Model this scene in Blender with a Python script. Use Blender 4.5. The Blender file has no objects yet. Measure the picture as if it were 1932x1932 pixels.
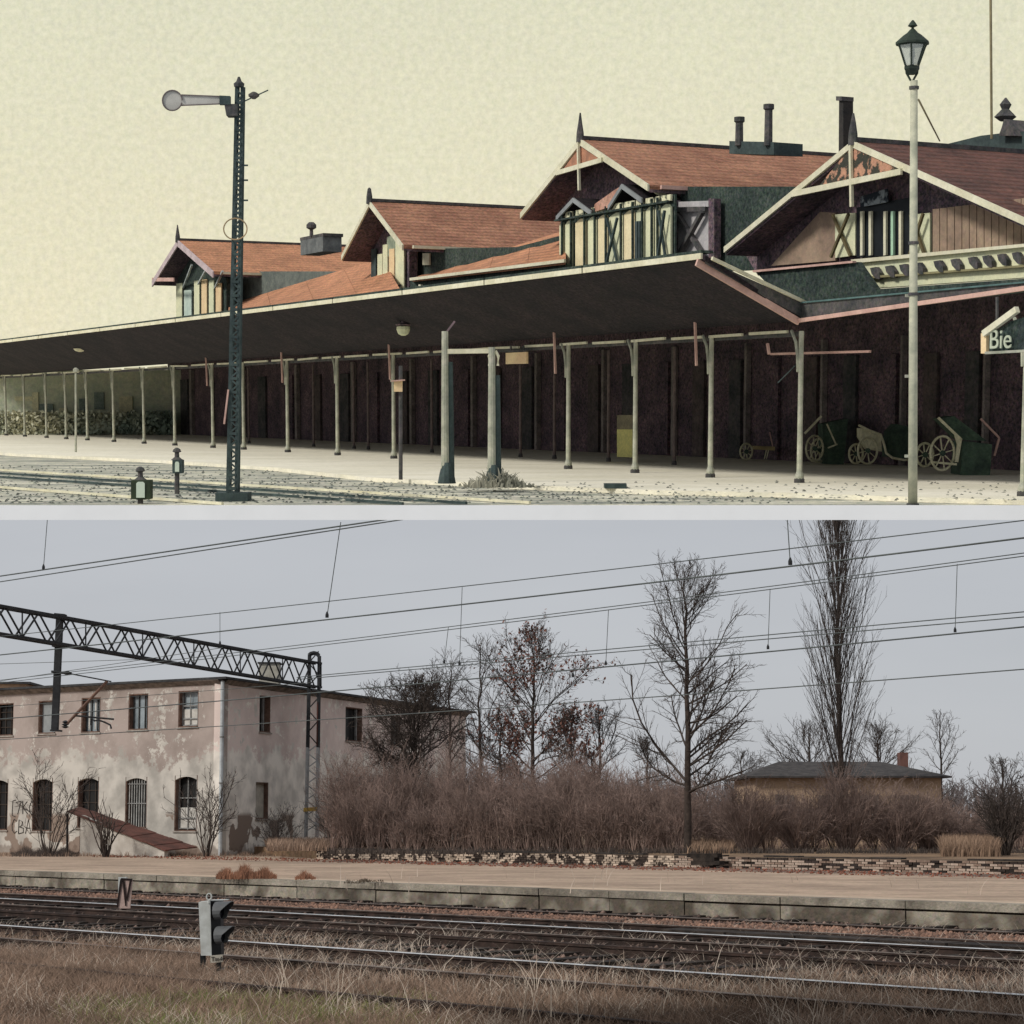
import bpy, math, random
import numpy as np
from mathutils import Vector, Matrix

C = bpy.context.scene.collection
R = math.radians
random.seed(7)

# ------------------------------------------------------------------ camera
# The photograph shows two places, one above the other: an old station on a
# raised white-edged terrace, and today's trackside below and behind it.
F = 3800.0            # focal length in 1932ths of the frame width
PY = 1151.5           # principal row
ALPHA = math.atan((1540.0 - PY) / F)
EYE = 2.2             # eye height above the ballast
cam_d = bpy.data.cameras.new('camera')
cam = bpy.data.objects.new('camera', cam_d)
C.objects.link(cam)
cam.location = (0, 0, EYE)
cam.rotation_euler = (R(90) + ALPHA, 0, 0)
cam_d.sensor_width = 36
cam_d.lens = 36 * F / 1932
cam_d.shift_y = (PY - 966) / 1932
cam_d.clip_start = 0.5
cam_d.clip_end = 6000
bpy.context.scene.camera = cam

# ------------------------------------------------------------------ world, sun
SUN_AZ_VEC = Vector((0.70, 0.48, -0.56)).normalized()      # the way the light travels
w = bpy.data.worlds.new('World')
bpy.context.scene.world = w
w.use_nodes = True
nt = w.node_tree
nt.nodes.clear()
out = nt.nodes.new('ShaderNodeOutputWorld')
bg = nt.nodes.new('ShaderNodeBackground')
bg.inputs['Strength'].default_value = 0.1
sky = nt.nodes.new('ShaderNodeTexSky')
sky.sky_type = 'NISHITA'
sky.sun_disc = False
sky.sun_elevation = math.asin(-SUN_AZ_VEC.z)
sky.sun_rotation = math.atan2(-SUN_AZ_VEC.x, -SUN_AZ_VEC.y)
tc = nt.nodes.new('ShaderNodeTexCoord')
mp = nt.nodes.new('ShaderNodeMapping')
mp.inputs['Scale'].default_value = (1.5, 1.5, 7)
nz = nt.nodes.new('ShaderNodeTexNoise')
nz.inputs['Scale'].default_value = 2.2
nz.inputs['Detail'].default_value = 5
rp = nt.nodes.new('ShaderNodeValToRGB')
rp.color_ramp.elements[0].position = 0.25
rp.color_ramp.elements[0].color = (4.75, 4.9, 5.22, 1)
rp.color_ramp.elements[1].position = 0.75
rp.color_ramp.elements[1].color = (5.35, 5.5, 5.8, 1)
mx = nt.nodes.new('ShaderNodeMix')
mx.data_type = 'RGBA'
mx.inputs['Factor'].default_value = 0.94
L = nt.links.new
L(tc.outputs['Generated'], mp.inputs['Vector'])
L(mp.outputs['Vector'], nz.inputs['Vector'])
L(nz.outputs['Fac'], rp.inputs['Fac'])
L(sky.outputs['Color'], mx.inputs[6])
L(rp.outputs['Color'], mx.inputs[7])
L(mx.outputs[2], bg.inputs['Color'])
L(bg.outputs['Background'], out.inputs['Surface'])

sd = bpy.data.lights.new('sun', 'SUN')
sd.energy = 2.3
sd.angle = R(10)
sd.color = (1.0, 0.96, 0.9)
so = bpy.data.objects.new('sun', sd)
C.objects.link(so)
so.rotation_euler = SUN_AZ_VEC.to_track_quat('-Z', 'Y').to_euler()

vs = bpy.context.scene.view_settings
vs.view_transform = 'Standard'
vs.look = 'None'
vs.exposure = 0.0
vs.gamma = 1.0
vs.use_curve_mapping = False

# ------------------------------------------------------------------ frames
SU = 0.15                                  # the station stands nearer, at this scale
MU = (Matrix.Translation((0, 0, EYE)) @ Matrix.Rotation(2 * ALPHA, 4, 'X')
      @ Matrix.Scale(SU, 4) @ Matrix.Translation((0, 0, -1.7)))
EYEU = 1.7


class Frame:
    """turns picture positions into points of a level place seen from the eye"""
    def __init__(s, eye, sign, M, tdir):
        s.eye, s.sign, s.M = eye, sign, M
        s.t = Vector((tdir[0], tdir[1], 0)).normalized()      # along the tracks, to the right
        s.p = Vector((-s.t.y, s.t.x, 0))                       # away from the eye
        if s.p.y < 0: s.p = -s.p
        s.c = Vector((0, 0, eye))

    def d(s, x, y):
        a, b = (x - 966) / F, (PY - y) / F
        ca, sa = math.cos(ALPHA), math.sin(ALPHA) * s.sign
        return Vector((a, ca - b * sa, sa + b * ca))

    def at(s, x, y, Y):
        v = s.d(x, y); return s.c + v * (Y / v.y)

    def gr(s, x, y, z=0.0):
        v = s.d(x, y); return s.c + v * ((z - s.eye) / v.z)

    def pl(s, x, y, Y0):
        """on the vertical plane along the tracks that crosses x=0 at distance Y0"""
        return s.on(x, y, Vector((0, Y0, 0)), s.t)

    def on(s, x, y, q, e):
        n = Vector((e.y, -e.x, 0)); v = s.d(x, y)
        return s.c + v * ((q - s.c).dot(n) / v.dot(n))


FL = Frame(EYE, +1, Matrix.Identity(4), (3966, -F))
FU = Frame(EYEU, -1, MU, (1928, -F))

# ------------------------------------------------------------------ materials


def lin(c):
    return tuple(((v / 255) / 12.92 if v <= 10.3 else (((v / 255) + 0.055) / 1.055) ** 2.4) for v in c)


MATS = {}


def mat(name, c1, c2=None, scale=3.0, detail=6, rough=0.85, metal=0.0, grain=0.0, gscale=14.0, bump=0.0,
        bscale=20.0, lo=0.35, hi=0.65, stretch=(1, 1, 1), island=0.0, obj_rand=0.0, spec=0.3, emit=None, alpha=None):
    if name in MATS: return MATS[name]
    m = bpy.data.materials.new(name)
    m.use_nodes = True
    n = m.node_tree.nodes; l = m.node_tree.links.new
    b = n['Principled BSDF']
    b.inputs['Roughness'].default_value = rough
    b.inputs['Metallic'].default_value = metal
    b.inputs['Specular IOR Level'].default_value = spec
    tc = n.new('ShaderNodeTexCoord')
    mp = n.new('ShaderNodeMapping'); mp.inputs['Scale'].default_value = stretch
    l(tc.outputs['Object'], mp.inputs['Vector'])
    vec = mp.outputs['Vector']
    c1 = lin(c1); c2 = lin(c2) if c2 else tuple(v * 0.8 for v in c1)
    nz = n.new('ShaderNodeTexNoise'); nz.inputs['Scale'].default_value = scale; nz.inputs['Detail'].default_value = detail
    nz.inputs['Roughness'].default_value = 0.62
    l(vec, nz.inputs['Vector'])
    rp = n.new('ShaderNodeValToRGB')
    rp.color_ramp.elements[0].position = lo; rp.color_ramp.elements[0].color = (*c1, 1)
    rp.color_ramp.elements[1].position = hi; rp.color_ramp.elements[1].color = (*c2, 1)
    l(nz.outputs['Fac'], rp.inputs['Fac'])
    col = rp.outputs['Color']
    if grain:
        g = n.new('ShaderNodeTexNoise'); g.inputs['Scale'].default_value = gscale; g.inputs['Detail'].default_value = 3
        g.inputs['Roughness'].default_value = 0.8
        l(tc.outputs['Object'], g.inputs['Vector'])
        s1 = n.new('ShaderNodeMapRange'); s1.inputs['From Min'].default_value = 0.3; s1.inputs['From Max'].default_value = 0.7
        s1.inputs['To Min'].default_value = 1 - grain; s1.inputs['To Max'].default_value = 1 + grain
        l(g.outputs['Fac'], s1.inputs['Value'])
        hs = n.new('ShaderNodeMix'); hs.data_type = 'RGBA'; hs.blend_type = 'MULTIPLY'; hs.inputs['Factor'].default_value = 1
        l(col, hs.inputs[6]); l(s1.outputs['Result'], hs.inputs[7])
        # a little hue speckle as in tinted print
        h2 = n.new('ShaderNodeMix'); h2.data_type = 'RGBA'; h2.blend_type = 'OVERLAY'; h2.inputs['Factor'].default_value = min(0.5, grain * 0.7)
        l(hs.outputs[2], h2.inputs[6]); l(g.outputs['Color'], h2.inputs[7])
        col = h2.outputs[2]
    if island or obj_rand:
        if island:
            gi = n.new('ShaderNodeNewGeometry'); o = gi.outputs['Random Per Island']; amt = island
        else:
            gi = n.new('ShaderNodeObjectInfo'); o = gi.outputs['Random']; amt = obj_rand
        s1 = n.new('ShaderNodeMapRange'); s1.inputs['To Min'].default_value = 1 - amt; s1.inputs['To Max'].default_value = 1 + amt
        l(o, s1.inputs['Value'])
        hs = n.new('ShaderNodeMix'); hs.data_type = 'RGBA'; hs.blend_type = 'MULTIPLY'; hs.inputs['Factor'].default_value = 1
        l(col, hs.inputs[6]); l(s1.outputs['Result'], hs.inputs[7]); col = hs.outputs[2]
    l(col, b.inputs['Base Color'])
    if bump:
        g = n.new('ShaderNodeTexNoise'); g.inputs['Scale'].default_value = bscale; g.inputs['Detail'].default_value = 8
        l(vec, g.inputs['Vector'])
        bp = n.new('ShaderNodeBump'); bp.inputs['Strength'].default_value = bump; bp.inputs['Distance'].default_value = 0.05
        l(g.outputs['Fac'], bp.inputs['Height']); l(bp.outputs['Normal'], b.inputs['Normal'])
    if emit:
        b.inputs['Base Color'].default_value = (0, 0, 0, 1)
    if alpha is not None:
        b.inputs['Alpha'].default_value = alpha
    MATS[name] = m
    return m


# ------------------------------------------------------------------ mesh helpers
BASE = {}
FRM = {}


def V(*a): return Vector(a)


class MB:
    def __init__(s): s.v = []; s.f = []

    def add(s, vs, fs):
        o = len(s.v); s.v += [tuple(v) for v in vs]; s.f += [tuple(i + o for i in f) for f in fs]; return s

    def hexa(s, a):
        return s.add(a, [(0, 3, 2, 1), (4, 5, 6, 7), (0, 1, 5, 4), (1, 2, 6, 5), (2, 3, 7, 6), (3, 0, 4, 7)])

    def box(s, x0, x1, y0, y1, z0, z1):
        return s.hexa([(x0, y0, z0), (x1, y0, z0), (x1, y1, z0), (x0, y1, z0), (x0, y0, z1), (x1, y0, z1), (x1, y1, z1), (x0, y1, z1)])

    def prism(s, pts, vec):
        n = len(pts); vec = Vector(vec)
        a = [Vector(p) for p in pts]; b = [p + vec for p in a]
        return s.add(a + b, [tuple(range(n))[::-1], tuple(range(n, 2 * n))] + [(i, (i + 1) % n, n + (i + 1) % n, n + i) for i in range(n)])

    def bar(s, p0, p1, wd, ht, up=(0, 0, 1)):
        """square bar between two points"""
        p0, p1 = Vector(p0), Vector(p1); d = (p1 - p0).normalized(); up = Vector(up)
        sd = d.cross(up)
        if sd.length < 1e-4: sd = d.cross(Vector((0, 1, 0)))
        sd.normalize(); u = sd.cross(d).normalized()
        a = [p + sd * (i * wd / 2) + u * (j * ht / 2) for p in (p0, p1) for i, j in ((-1, -1), (1, -1), (1, 1), (-1, 1))]
        return s.hexa(a)

    def tube(s, pts, r, n=6, caps=True):
        pts = [Vector(p) for p in pts]
        rs = r if isinstance(r, (list, tuple)) else [r] * len(pts)
        o = len(s.v); rings = []
        ref = None
        for i, p in enumerate(pts):
            d = (pts[min(i + 1, len(pts) - 1)] - pts[max(i - 1, 0)]).normalized()
            if ref is None: ref = Vector((0, 0, 1)) if abs(d.z) < 0.9 else Vector((0, 1, 0))
            sd = d.cross(ref).normalized(); u = sd.cross(d).normalized()
            for k in range(n):
                t = 2 * math.pi * k / n
                s.v.append(tuple(p + sd * (math.cos(t) * rs[i]) + u * (math.sin(t) * rs[i])))
        for i in range(len(pts) - 1):
            for k in range(n):
                a = o + i * n + k; b = o + i * n + (k + 1) % n
                s.f.append((a, b, b + n, a + n))
        if caps:
            s.f.append(tuple(o + k for k in range(n))[::-1]); s.f.append(tuple(o + (len(pts) - 1) * n + k for k in range(n)))
        return s

    def lathe(s, base, prof, n=12):
        base = Vector(base); o = len(s.v)
        for r, z in prof:
            for k in range(n):
                t = 2 * math.pi * k / n
                s.v.append((base.x + r * math.cos(t), base.y + r * math.sin(t), base.z + z))
        for i in range(len(prof) - 1):
            for k in range(n):
                a = o + i * n + k; b = o + i * n + (k + 1) % n
                s.f.append((a, b, b + n, a + n))
        s.f.append(tuple(o + k for k in range(n))[::-1]); s.f.append(tuple(o + (len(prof) - 1) * n + k for k in range(n)))
        return s

    def build(s, name, m, parent=None, frame=None, smooth=False, **tags):
        return link_mesh(name, np.array(s.v, dtype=np.float64), s.f, m, parent, frame, smooth, **tags)


def tag(o, label=None, cat=None, group=None, kind=None):
    if label: o['label'] = label
    if cat: o['category'] = cat
    if group: o['group'] = group
    if kind: o['kind'] = kind
    return o


def link_mesh(name, v, f, m, parent=None, frame=None, smooth=False, label=None, cat=None, group=None, kind=None, origin=None):
    if parent is not None:
        base = BASE[parent.name]; frame = FRM[parent.name]
    else:
        base = Vector(origin) if origin is not None else Vector((float(v[:, 0].mean()), float(v[:, 1].mean()), float(v[:, 2].min())))
    vv = v - np.array(base)
    me = bpy.data.meshes.new(name)
    if isinstance(f, np.ndarray):
        k = f.shape[1]
        me.vertices.add(len(vv)); me.vertices.foreach_set('co', vv.astype(np.float32).ravel())
        me.loops.add(f.size); me.loops.foreach_set('vertex_index', f.astype(np.int32).ravel())
        me.polygons.add(len(f)); me.polygons.foreach_set('loop_start', np.arange(0, f.size, k, dtype=np.int32))
        me.update(calc_edges=True)
    else:
        me.from_pydata([tuple(x) for x in vv], [], f); me.update()
    if smooth:
        me.polygons.foreach_set('use_smooth', [True] * len(me.polygons))
    me.materials.append(m)
    o = bpy.data.objects.new(name, me); C.objects.link(o)
    tag(o, label, cat, group, kind)
    reg(o, base, frame or FL, parent)
    return o


def reg(o, base, frame, parent=None):
    BASE[o.name] = Vector(base); FRM[o.name] = frame
    if parent is None:
        o.matrix_world = frame.M @ Matrix.Translation(base)
    else:
        o.parent = parent


def thing(name, label, cat, loc, frame=FL, group=None, kind=None):
    o = bpy.data.objects.new(name, None); C.objects.link(o)
    o.empty_display_size = 0.3
    tag(o, label, cat, group, kind); reg(o, loc, frame); return o


def copy_tree(o, loc=None, label=None, parent=None, extra=None):
    c = o.copy(); C.objects.link(c)
    fr = FRM[o.name]
    if parent is None:
        BASE[c.name] = Vector(loc); FRM[c.name] = fr
        M = Matrix.Translation(loc)
        if extra is not None: M = M @ extra
        c.matrix_world = fr.M @ M
        if label: c['label'] = label
    else:
        c.parent = parent; BASE[c.name] = BASE[parent.name]; FRM[c.name] = fr
    for ch in CH.get(o.name, [x for x in o.children]):
        copy_tree(ch, parent=c)
    return c


CH = {}
ORD = ['first', 'second', 'third', 'fourth', 'fifth', 'sixth', 'seventh', 'eighth', 'ninth', 'tenth', 'eleventh', 'twelfth',
       'thirteenth', 'fourteenth', 'fifteenth', 'sixteenth', 'seventeenth', 'eighteenth', 'nineteenth', 'twentieth']


# ------------------------------------------------------------------ segment meshes for twigs
def segs_to_mesh(S, sides=3):
    """S: (n,8) p0,p1,r0,r1 -> verts, quads"""
    S = np.asarray(S, dtype=np.float64)
    p0, p1, r0, r1 = S[:, :3], S[:, 3:6], S[:, 6], S[:, 7]
    d = p1 - p0; ln = np.linalg.norm(d, axis=1, keepdims=True); ln[ln == 0] = 1; d /= ln
    ref = np.tile(np.array([0.0, 0.0, 1.0]), (len(S), 1)); ref[np.abs(d[:, 2]) > 0.9] = (1, 0, 0)
    a = np.cross(d, ref); a /= np.linalg.norm(a, axis=1, keepdims=True); b = np.cross(d, a)
    vs = np.empty((len(S), 2 * sides, 3))
    for k in range(sides):
        t = 2 * math.pi * k / sides
        o = a * math.cos(t) + b * math.sin(t)
        vs[:, k] = p0 + o * r0[:, None]; vs[:, sides + k] = p1 + o * r1[:, None]
    base = np.arange(len(S))[:, None] * (2 * sides)
    fs = np.concatenate([base + np.array([k, (k + 1) % sides, sides + (k + 1) % sides, sides + k]) for k in range(sides)], axis=0)
    return vs.reshape(-1, 3), fs


def limb(rng, p, d, length, r, n, wob, up, out, taper=0.35):
    """wandering limb; returns points with dirs and radii"""
    pts = [(p.copy(), d.copy(), r)]
    st = length / n
    for i in range(n):
        d = d + rng.normal(0, wob, 3); d[2] += up; d /= np.linalg.norm(d)
        q = p + d * st; r2 = r * (1 - (1 - taper) / n * 1.0) if i < n - 1 else r * (1 - (1 - taper) / n)
        out.append((*p, *q, r, r2)); p, r = q, r2
        pts.append((p.copy(), d.copy(), r))
    return pts


def grow(rng, out, p, d, length, r, levels, cfg):
    n, wob, up = cfg['n'][0], cfg['wob'], cfg['up']
    pts = limb(rng, p, d, length, r, n, wob, up, out)
    if levels <= 0: return
    nb = cfg['nb'][len(cfg['nb']) - levels]
    for k in range(nb):
        t = cfg.get('t0', 0.2) + (1 - cfg.get('t0', 0.2)) * (k + rng.random()) / nb
        i = min(int(t * n), n - 1); f = t * n - i
        a, dd, rr = pts[i]; b, _, r2 = pts[i + 1]
        q = a + (b - a) * min(f, 1.0)
        ang = cfg['ang'] * (0.6 + 0.8 * rng.random())
        v = rng.normal(0, 1, 3); v -= v.dot(dd) * dd; v /= np.linalg.norm(v)
        nd = dd * math.cos(ang) + v * math.sin(ang)
        grow(rng, out, q, nd, length * cfg['lr'] * (1.15 - 0.55 * t) * (0.7 + 0.6 * rng.random()), max(rr * cfg['rr'], cfg['rmin']), levels - 1, cfg)


def make_tree(name, label, cat, px, ybase, Y, ytop, halfw_px, mtrunk, mtwig, seed, style='oak', z=None, nprim=26, leaf=None,
              leaves=0, rtrunk=0.17, frame=FL, group=None, rmin=0.009, env=None, t_first=0.2):
    rng = np.random.default_rng(seed)
    b = frame.at(px, ybase, Y)
    if z is not None: b.z = z
    top = frame.at(px, ytop, Y); H = top.z - b.z
    W = halfw_px * Y / F
    root = thing(name, label, cat, b, frame, group)
    o = np.array(b)
    trunk = []; crown = []
    p = o.copy(); d = np.array([0, 0, 1.0]); n = 14; pts = [(p.copy(), rtrunk)]
    for i in range(n):
        t = (i + 1) / n
        q = o + np.array([rng.normal(0, 0.006 * H) * t, rng.normal(0, 0.006 * H) * t, H * t])
        r = rtrunk * (1 - t) ** 0.8 + 0.015
        trunk.append((*p, *q, pts[-1][1], r)); p = q; pts.append((p.copy(), r))
    if style == 'poplar':
        cfg = dict(n=[5], wob=0.05, up=0.07, nb=[7, 4], ang=0.36, lr=0.42, rr=0.5, rmin=rmin, t0=0.12)
    elif style == 'oak':
        cfg = dict(n=[5], wob=0.12, up=0.06, nb=[12, 7], ang=0.72, lr=0.40, rr=0.5, rmin=rmin, t0=0.15)
    elif style == 'dense':
        cfg = dict(n=[5], wob=0.17, up=0.03, nb=[14, 9], ang=0.85, lr=0.4, rr=0.55, rmin=rmin, t0=0.1)
    else:
        cfg = dict(n=[4], wob=0.14, up=0.06, nb=[7, 4], ang=0.65, lr=0.42, rr=0.5, rmin=rmin, t0=0.15)
    for k in range(nprim):
        t = t_first + (0.97 - t_first) * ((k + rng.random()) / nprim)
        i = min(int(t * n), n - 1); f = t * n - i
        q = pts[i][0] + (pts[i + 1][0] - pts[i][0]) * f; r = pts[i][1]
        az = rng.random() * 2 * math.pi
        e = env(t) if env else math.sin(math.pi * min(1, (1 - t) * 0.85 + 0.12)) ** 0.7
        if style == 'poplar':
            ang = 0.22 + 0.1 * rng.random(); ln = min(W * e / math.sin(ang + 0.06), H * 0.3) * (0.8 + 0.35 * rng.random())
        else:
            ang = 0.45 + (1.0 if style == 'oak' else .75) * (1 - t) + 0.15 * rng.normal(); ln = W * e / max(math.sin(ang), 0.5) * (0.75 + 0.4 * rng.random())
        ln = min(ln, (H * (1 - t) + .06 * H) * .95 / max(math.cos(ang) + .12, .2))
        dd = np.array([math.cos(az) * math.sin(ang), math.sin(az) * math.sin(ang), math.cos(ang)])
        grow(rng, crown, q, dd, ln, max(min(r * 0.45, 0.03 if style == 'poplar' else 0.09), rmin * 1.5), 2, cfg)
    v, f = segs_to_mesh(trunk, 7); link_mesh('trunk', v, f, mtrunk, root, smooth=True)
    v, f = segs_to_mesh(crown, 3); link_mesh('crown', v, f, mtwig, root)
    if leaves:
        S = np.array(crown); idx = rng.integers(0, len(S), leaves * 3)
        # leaves sit on twigs in patches
        P = S[idx, 3:6]; key = np.sin(P[:, 0] * 1.9 + 1) + np.sin(P[:, 2] * 2.3 + seed) - .25 * (P[:, 2] - o[2]) + .35 * (P[:, 0] - o[0]) + rng.normal(0, 1.5, len(P))
        P = P[np.argsort(-key)[:leaves]] + rng.normal(0, 0.07, (leaves, 3))
        v, f = leaf_quads(rng, P, 0.075); link_mesh('leaves', v, f, leaf, root, kind='stuff')
    return root


def leaf_quads(rng, P, s):
    n = len(P)
    a = rng.normal(0, 1, (n, 3)); a /= np.linalg.norm(a, axis=1, keepdims=True)
    b = np.cross(a, rng.normal(0, 1, (n, 3))); b /= np.linalg.norm(b, axis=1, keepdims=True)
    s = s * (0.6 + 0.8 * rng.random((n, 1)))
    v = np.stack([P - a * s, P + b * s * .6, P + a * s, P - b * s * .6], axis=1).reshape(-1, 3)
    f = np.arange(n * 4).reshape(n, 4)
    return v, f


def shrub_segs(rng, b, h, w, stems, levels=2, rmin=0.011, lean=0.0, r0=0.03, nb=(6, 3)):
    out = []
    cfg = dict(n=[4], wob=0.15, up=0.03, nb=list(nb), ang=0.62, lr=0.42, rr=0.55, rmin=rmin, t0=0.25)
    for k in range(stems):
        az = rng.random() * 2 * math.pi; u = math.sqrt(rng.random())
        ang = math.atan2(w * u, h) * 1.0
        ln = h / math.cos(ang) * (0.7 + 0.35 * rng.random()) * (1 - 0.25 * u)
        dd = np.array([math.cos(az) * math.sin(ang) + lean, math.sin(az) * math.sin(ang), math.cos(ang)]); dd /= np.linalg.norm(dd)
        q = np.array(b) + np.array([math.cos(az), math.sin(az), 0]) * 0.22 * u * w * 0.6
        grow(rng, out, q, dd, ln, r0 * (0.6 + 0.7 * rng.random()), levels, cfg)
    return out

# ================================================================== TODAY'S PLACE (frame FL)
tL, pL = FL.t, FL.p
M_ballast = mat('ballast_rust', (98, 80, 72), (58, 49, 45), scale=0.6, rough=1, grain=.35, gscale=9, bump=.8, bscale=12)
M_ground = mat('dry_ground', (118, 100, 84), (84, 70, 58), scale=.5, rough=1, grain=.25, gscale=6, bump=.5)
M_plat = mat('platform_tan', (188, 164, 142), (150, 130, 112), scale=.8, rough=1, grain=.2, gscale=6, bump=.25, bscale=14, stretch=(0.6, 1, 1))
M_conc = mat('old_concrete', (150, 142, 128), (92, 84, 74), scale=1.0, rough=1, grain=.3, gscale=8, bump=.9, bscale=7, lo=.44, hi=.56, obj_rand=.22)
M_coping = mat('coping_concrete', (160, 152, 138), (104, 97, 87), scale=1.2, rough=1, grain=.2, bump=.5, obj_rand=.1)
M_rust = mat('rail_rust', (66, 52, 46), (36, 29, 26), scale=3, rough=.9, grain=.2)
M_shine = mat('rail_top_polished', (214, 216, 218), (176, 176, 176), scale=2, rough=.42, metal=.25, spec=.6)
M_dull = mat('rail_top_dull', (128, 118, 110), (88, 74, 66), scale=3, rough=.6, metal=.2)
M_sleeper = mat('sleeper_wood', (62, 54, 48), (34, 30, 28), scale=4, rough=1, obj_rand=.3, bump=.4)

# ground sheet to the horizon
MB().box(-2500, 2500, 10.0, 5000, -1.0, 0.0).build('ground', M_ground, kind='structure', label='dry ground reaching to the horizon')


def track_pt(Y0, s, z=0, pp=0.0):
    """s metres along the tracks from the frame's middle, Y0 where the line crosses x=0"""
    return Vector((0, Y0, 0)) + tL * s + pL * pp + V(0, 0, z)


def ribbon(name, Y0, width, z0, z1, s0, s1, m, n=1, **k):
    q = MB(); a = track_pt(Y0, s0, z0); b = track_pt(Y0, s1, z0); c = pL * width
    q.prism([a, b, b + c, a + c], (0, 0, z1 - z0))
    return q.build(name, m, **k)


YA0, YA1 = 2.03 * F / 164, 2.03 * F / 175           # rails of the far track
PLAT_Y = 1.7 * F / 133
ribbon('ballast_bed', 21.5, (PLAT_Y - 21.5) * tL.x - .05, -0.3, 0.005, -80, 40, M_ballast, kind='structure', label='rusty brown ballast between the rails')

# platform
S0, S1 = -150, 30
ribbon('platform', PLAT_Y + .5, 45, -0.3, 0.5, S0, S1, M_plat, kind='structure', label='pale worn platform surface running along the tracks')
pw = thing('platform_edge', 'crumbling concrete platform edge of weathered slabs above the far rails', 'platform edge', track_pt(PLAT_Y, 0, 0))
pw['kind'] = 'structure'
del pw['category']
s = -90.0; rr = random.Random(3)
while s < 26:
    ln = rr.choice((2.2, 2.6, 3.1))
    a = rr.uniform(-.02, .02)
    q = MB()
    d0, d1 = track_pt(PLAT_Y, s, -.2, a), track_pt(PLAT_Y, s + ln - .03, -.2, a)
    q.prism([d0, d1, d1 + pL * .33, d0 + pL * .33], (0, 0, .2 + rr.uniform(.30, .335)))
    q.build('wall_slab', M_conc, pw)
    q = MB(); a2 = rr.uniform(-.05, -.02)
    d0, d1 = track_pt(PLAT_Y, s + .01, .35, a2), track_pt(PLAT_Y, s + ln - .02, .35, a2)
    q.prism([d0, d1, d1 + pL * .45, d0 + pL * .45], (0, 0, .155 + rr.uniform(-.012, .008)))
    q.build('coping_slab', M_coping, pw)
    s += ln

ribbon('edge_band', PLAT_Y + .56, .8, .503, .506, S0, 28, mat('edge_pale', (206, 184, 160), (172, 152, 132), scale=1.2, rough=1, grain=.15, stretch=(.5, 1, 1)), kind='structure', label='pale worn band along the platform edge')
ribbon('edge_gap', PLAT_Y + 1.5, .07, .503, .5055, S0, 28, mat('gap_dark', (112, 92, 78), (88, 72, 62), rough=1), kind='structure', label='thin dark joint behind the pale platform band')
# raised ground behind the low brick wall
BW_Y = 73.4
wl = FL.pl(597, 1600, BW_Y); wl.z = 0
wr = track_pt(BW_Y, 26)
q = MB()
bx = [wl + pL * .3, wr + pL * .3, V(300, 60, 0), V(900, 1500, 0), V(-200, 1500, 0), V(-2.6, 121, 0), V(-11.5, 90.5, 0)]
q.prism([p + V(0, 0, -.2) for p in bx], (0, 0, 1.05))
q.build('raised_ground', mat('grass_soil', (150, 124, 98), (96, 78, 62), scale=.35, rough=1, grain=.3, gscale=5, bump=.5), kind='structure', label='raised dry ground behind the low brick wall')

# low brick wall
M_bk = [mat('brick_cream', (196, 178, 160), (150, 134, 122), scale=6, rough=1, grain=.2, obj_rand=.15),
        mat('brick_dark', (74, 64, 58), (44, 38, 36), scale=6, rough=1, grain=.2, obj_rand=.3),
        mat('brick_buff', (170, 148, 130), (116, 98, 88), scale=6, rough=1, grain=.2, obj_rand=.2)]
wall = thing('brick_wall', 'low crumbling wall of pale and blackened bricks in front of the bushes', 'brick wall', track_pt(BW_Y, 0, .5))
sw = (wl - track_pt(BW_Y, 0)).dot(tL)
q = MB(); a = track_pt(BW_Y, sw, .5, .03); b = track_pt(BW_Y, 25, .5, .03); q.prism([a, b, b + pL * .3, a + pL * .3], (0, 0, .36))
q.build('wall_core', mat('dark_mortar', (60, 52, 46), (38, 33, 30), scale=5, rough=1), wall)
bricks = []
rr = random.Random(5)
for c in range(5):
    s = sw + (.13 if c % 2 else 0)
    while s < 24.5:
        if rr.random() > .06:
            dk = .35 if s < sw + 16 else .16
            if c == 4: dk += .3
            u = rr.random(); mi = 1 if u < dk else (2 if u < dk + .3 else 0)
            bricks.append((s, c, rr.uniform(-.028, .012), mi, rr.uniform(.215, .25)))
        s += .265
bricks.sort(key=lambda t: -t[0])
proto = {}
rest = MB()
for i, (s, c, off, mi, ln) in enumerate(bricks):
    z = .505 + c * .076
    if i < 300:
        key = (mi, round(ln, 2))
        if key not in proto:
            q = MB(); q.prism([V(0, 0, 0), tL * ln, tL * ln + pL * .11, pL * .11], (0, 0, .064))
            me = bpy.data.meshes.new('brick'); me.from_pydata(q.v, [], q.f); me.materials.append(M_bk[mi]); proto[key] = me
        o = bpy.data.objects.new('brick', proto[key]); C.objects.link(o); o.parent = wall
        o.location = track_pt(BW_Y, s, z, off) - BASE[wall.name]; o.rotation_euler = (0, 0, rr.uniform(-.02, .02))
    elif True:
        a = track_pt(BW_Y, s, z, off)
        (rest if mi != 1 else rest).prism([a, a + tL * ln, a + tL * ln + pL * .11, a + pL * .11], (0, 0, .064))
rest.build('bricks', mat('brick_mixed', (186, 168, 150), (66, 56, 50), scale=3.2, rough=1, lo=.47, hi=.53, detail=2, island=.35), wall, kind='stuff')
cop = MB(); s = sw
while s < 24:
    ln = rr.uniform(.5, 1.6)
    if rr.random() < .8:
        a = track_pt(BW_Y, s, .887, -.03)
        cop.prism([a, a + tL * ln, a + tL * ln + pL * .3, a + pL * .3], (0, 0, rr.uniform(.03, .06)))
    s += ln + .02
cop.build('wall_cap', mat('cap_dark', (64, 58, 54), (34, 32, 30), scale=5, rough=1), wall)

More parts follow.
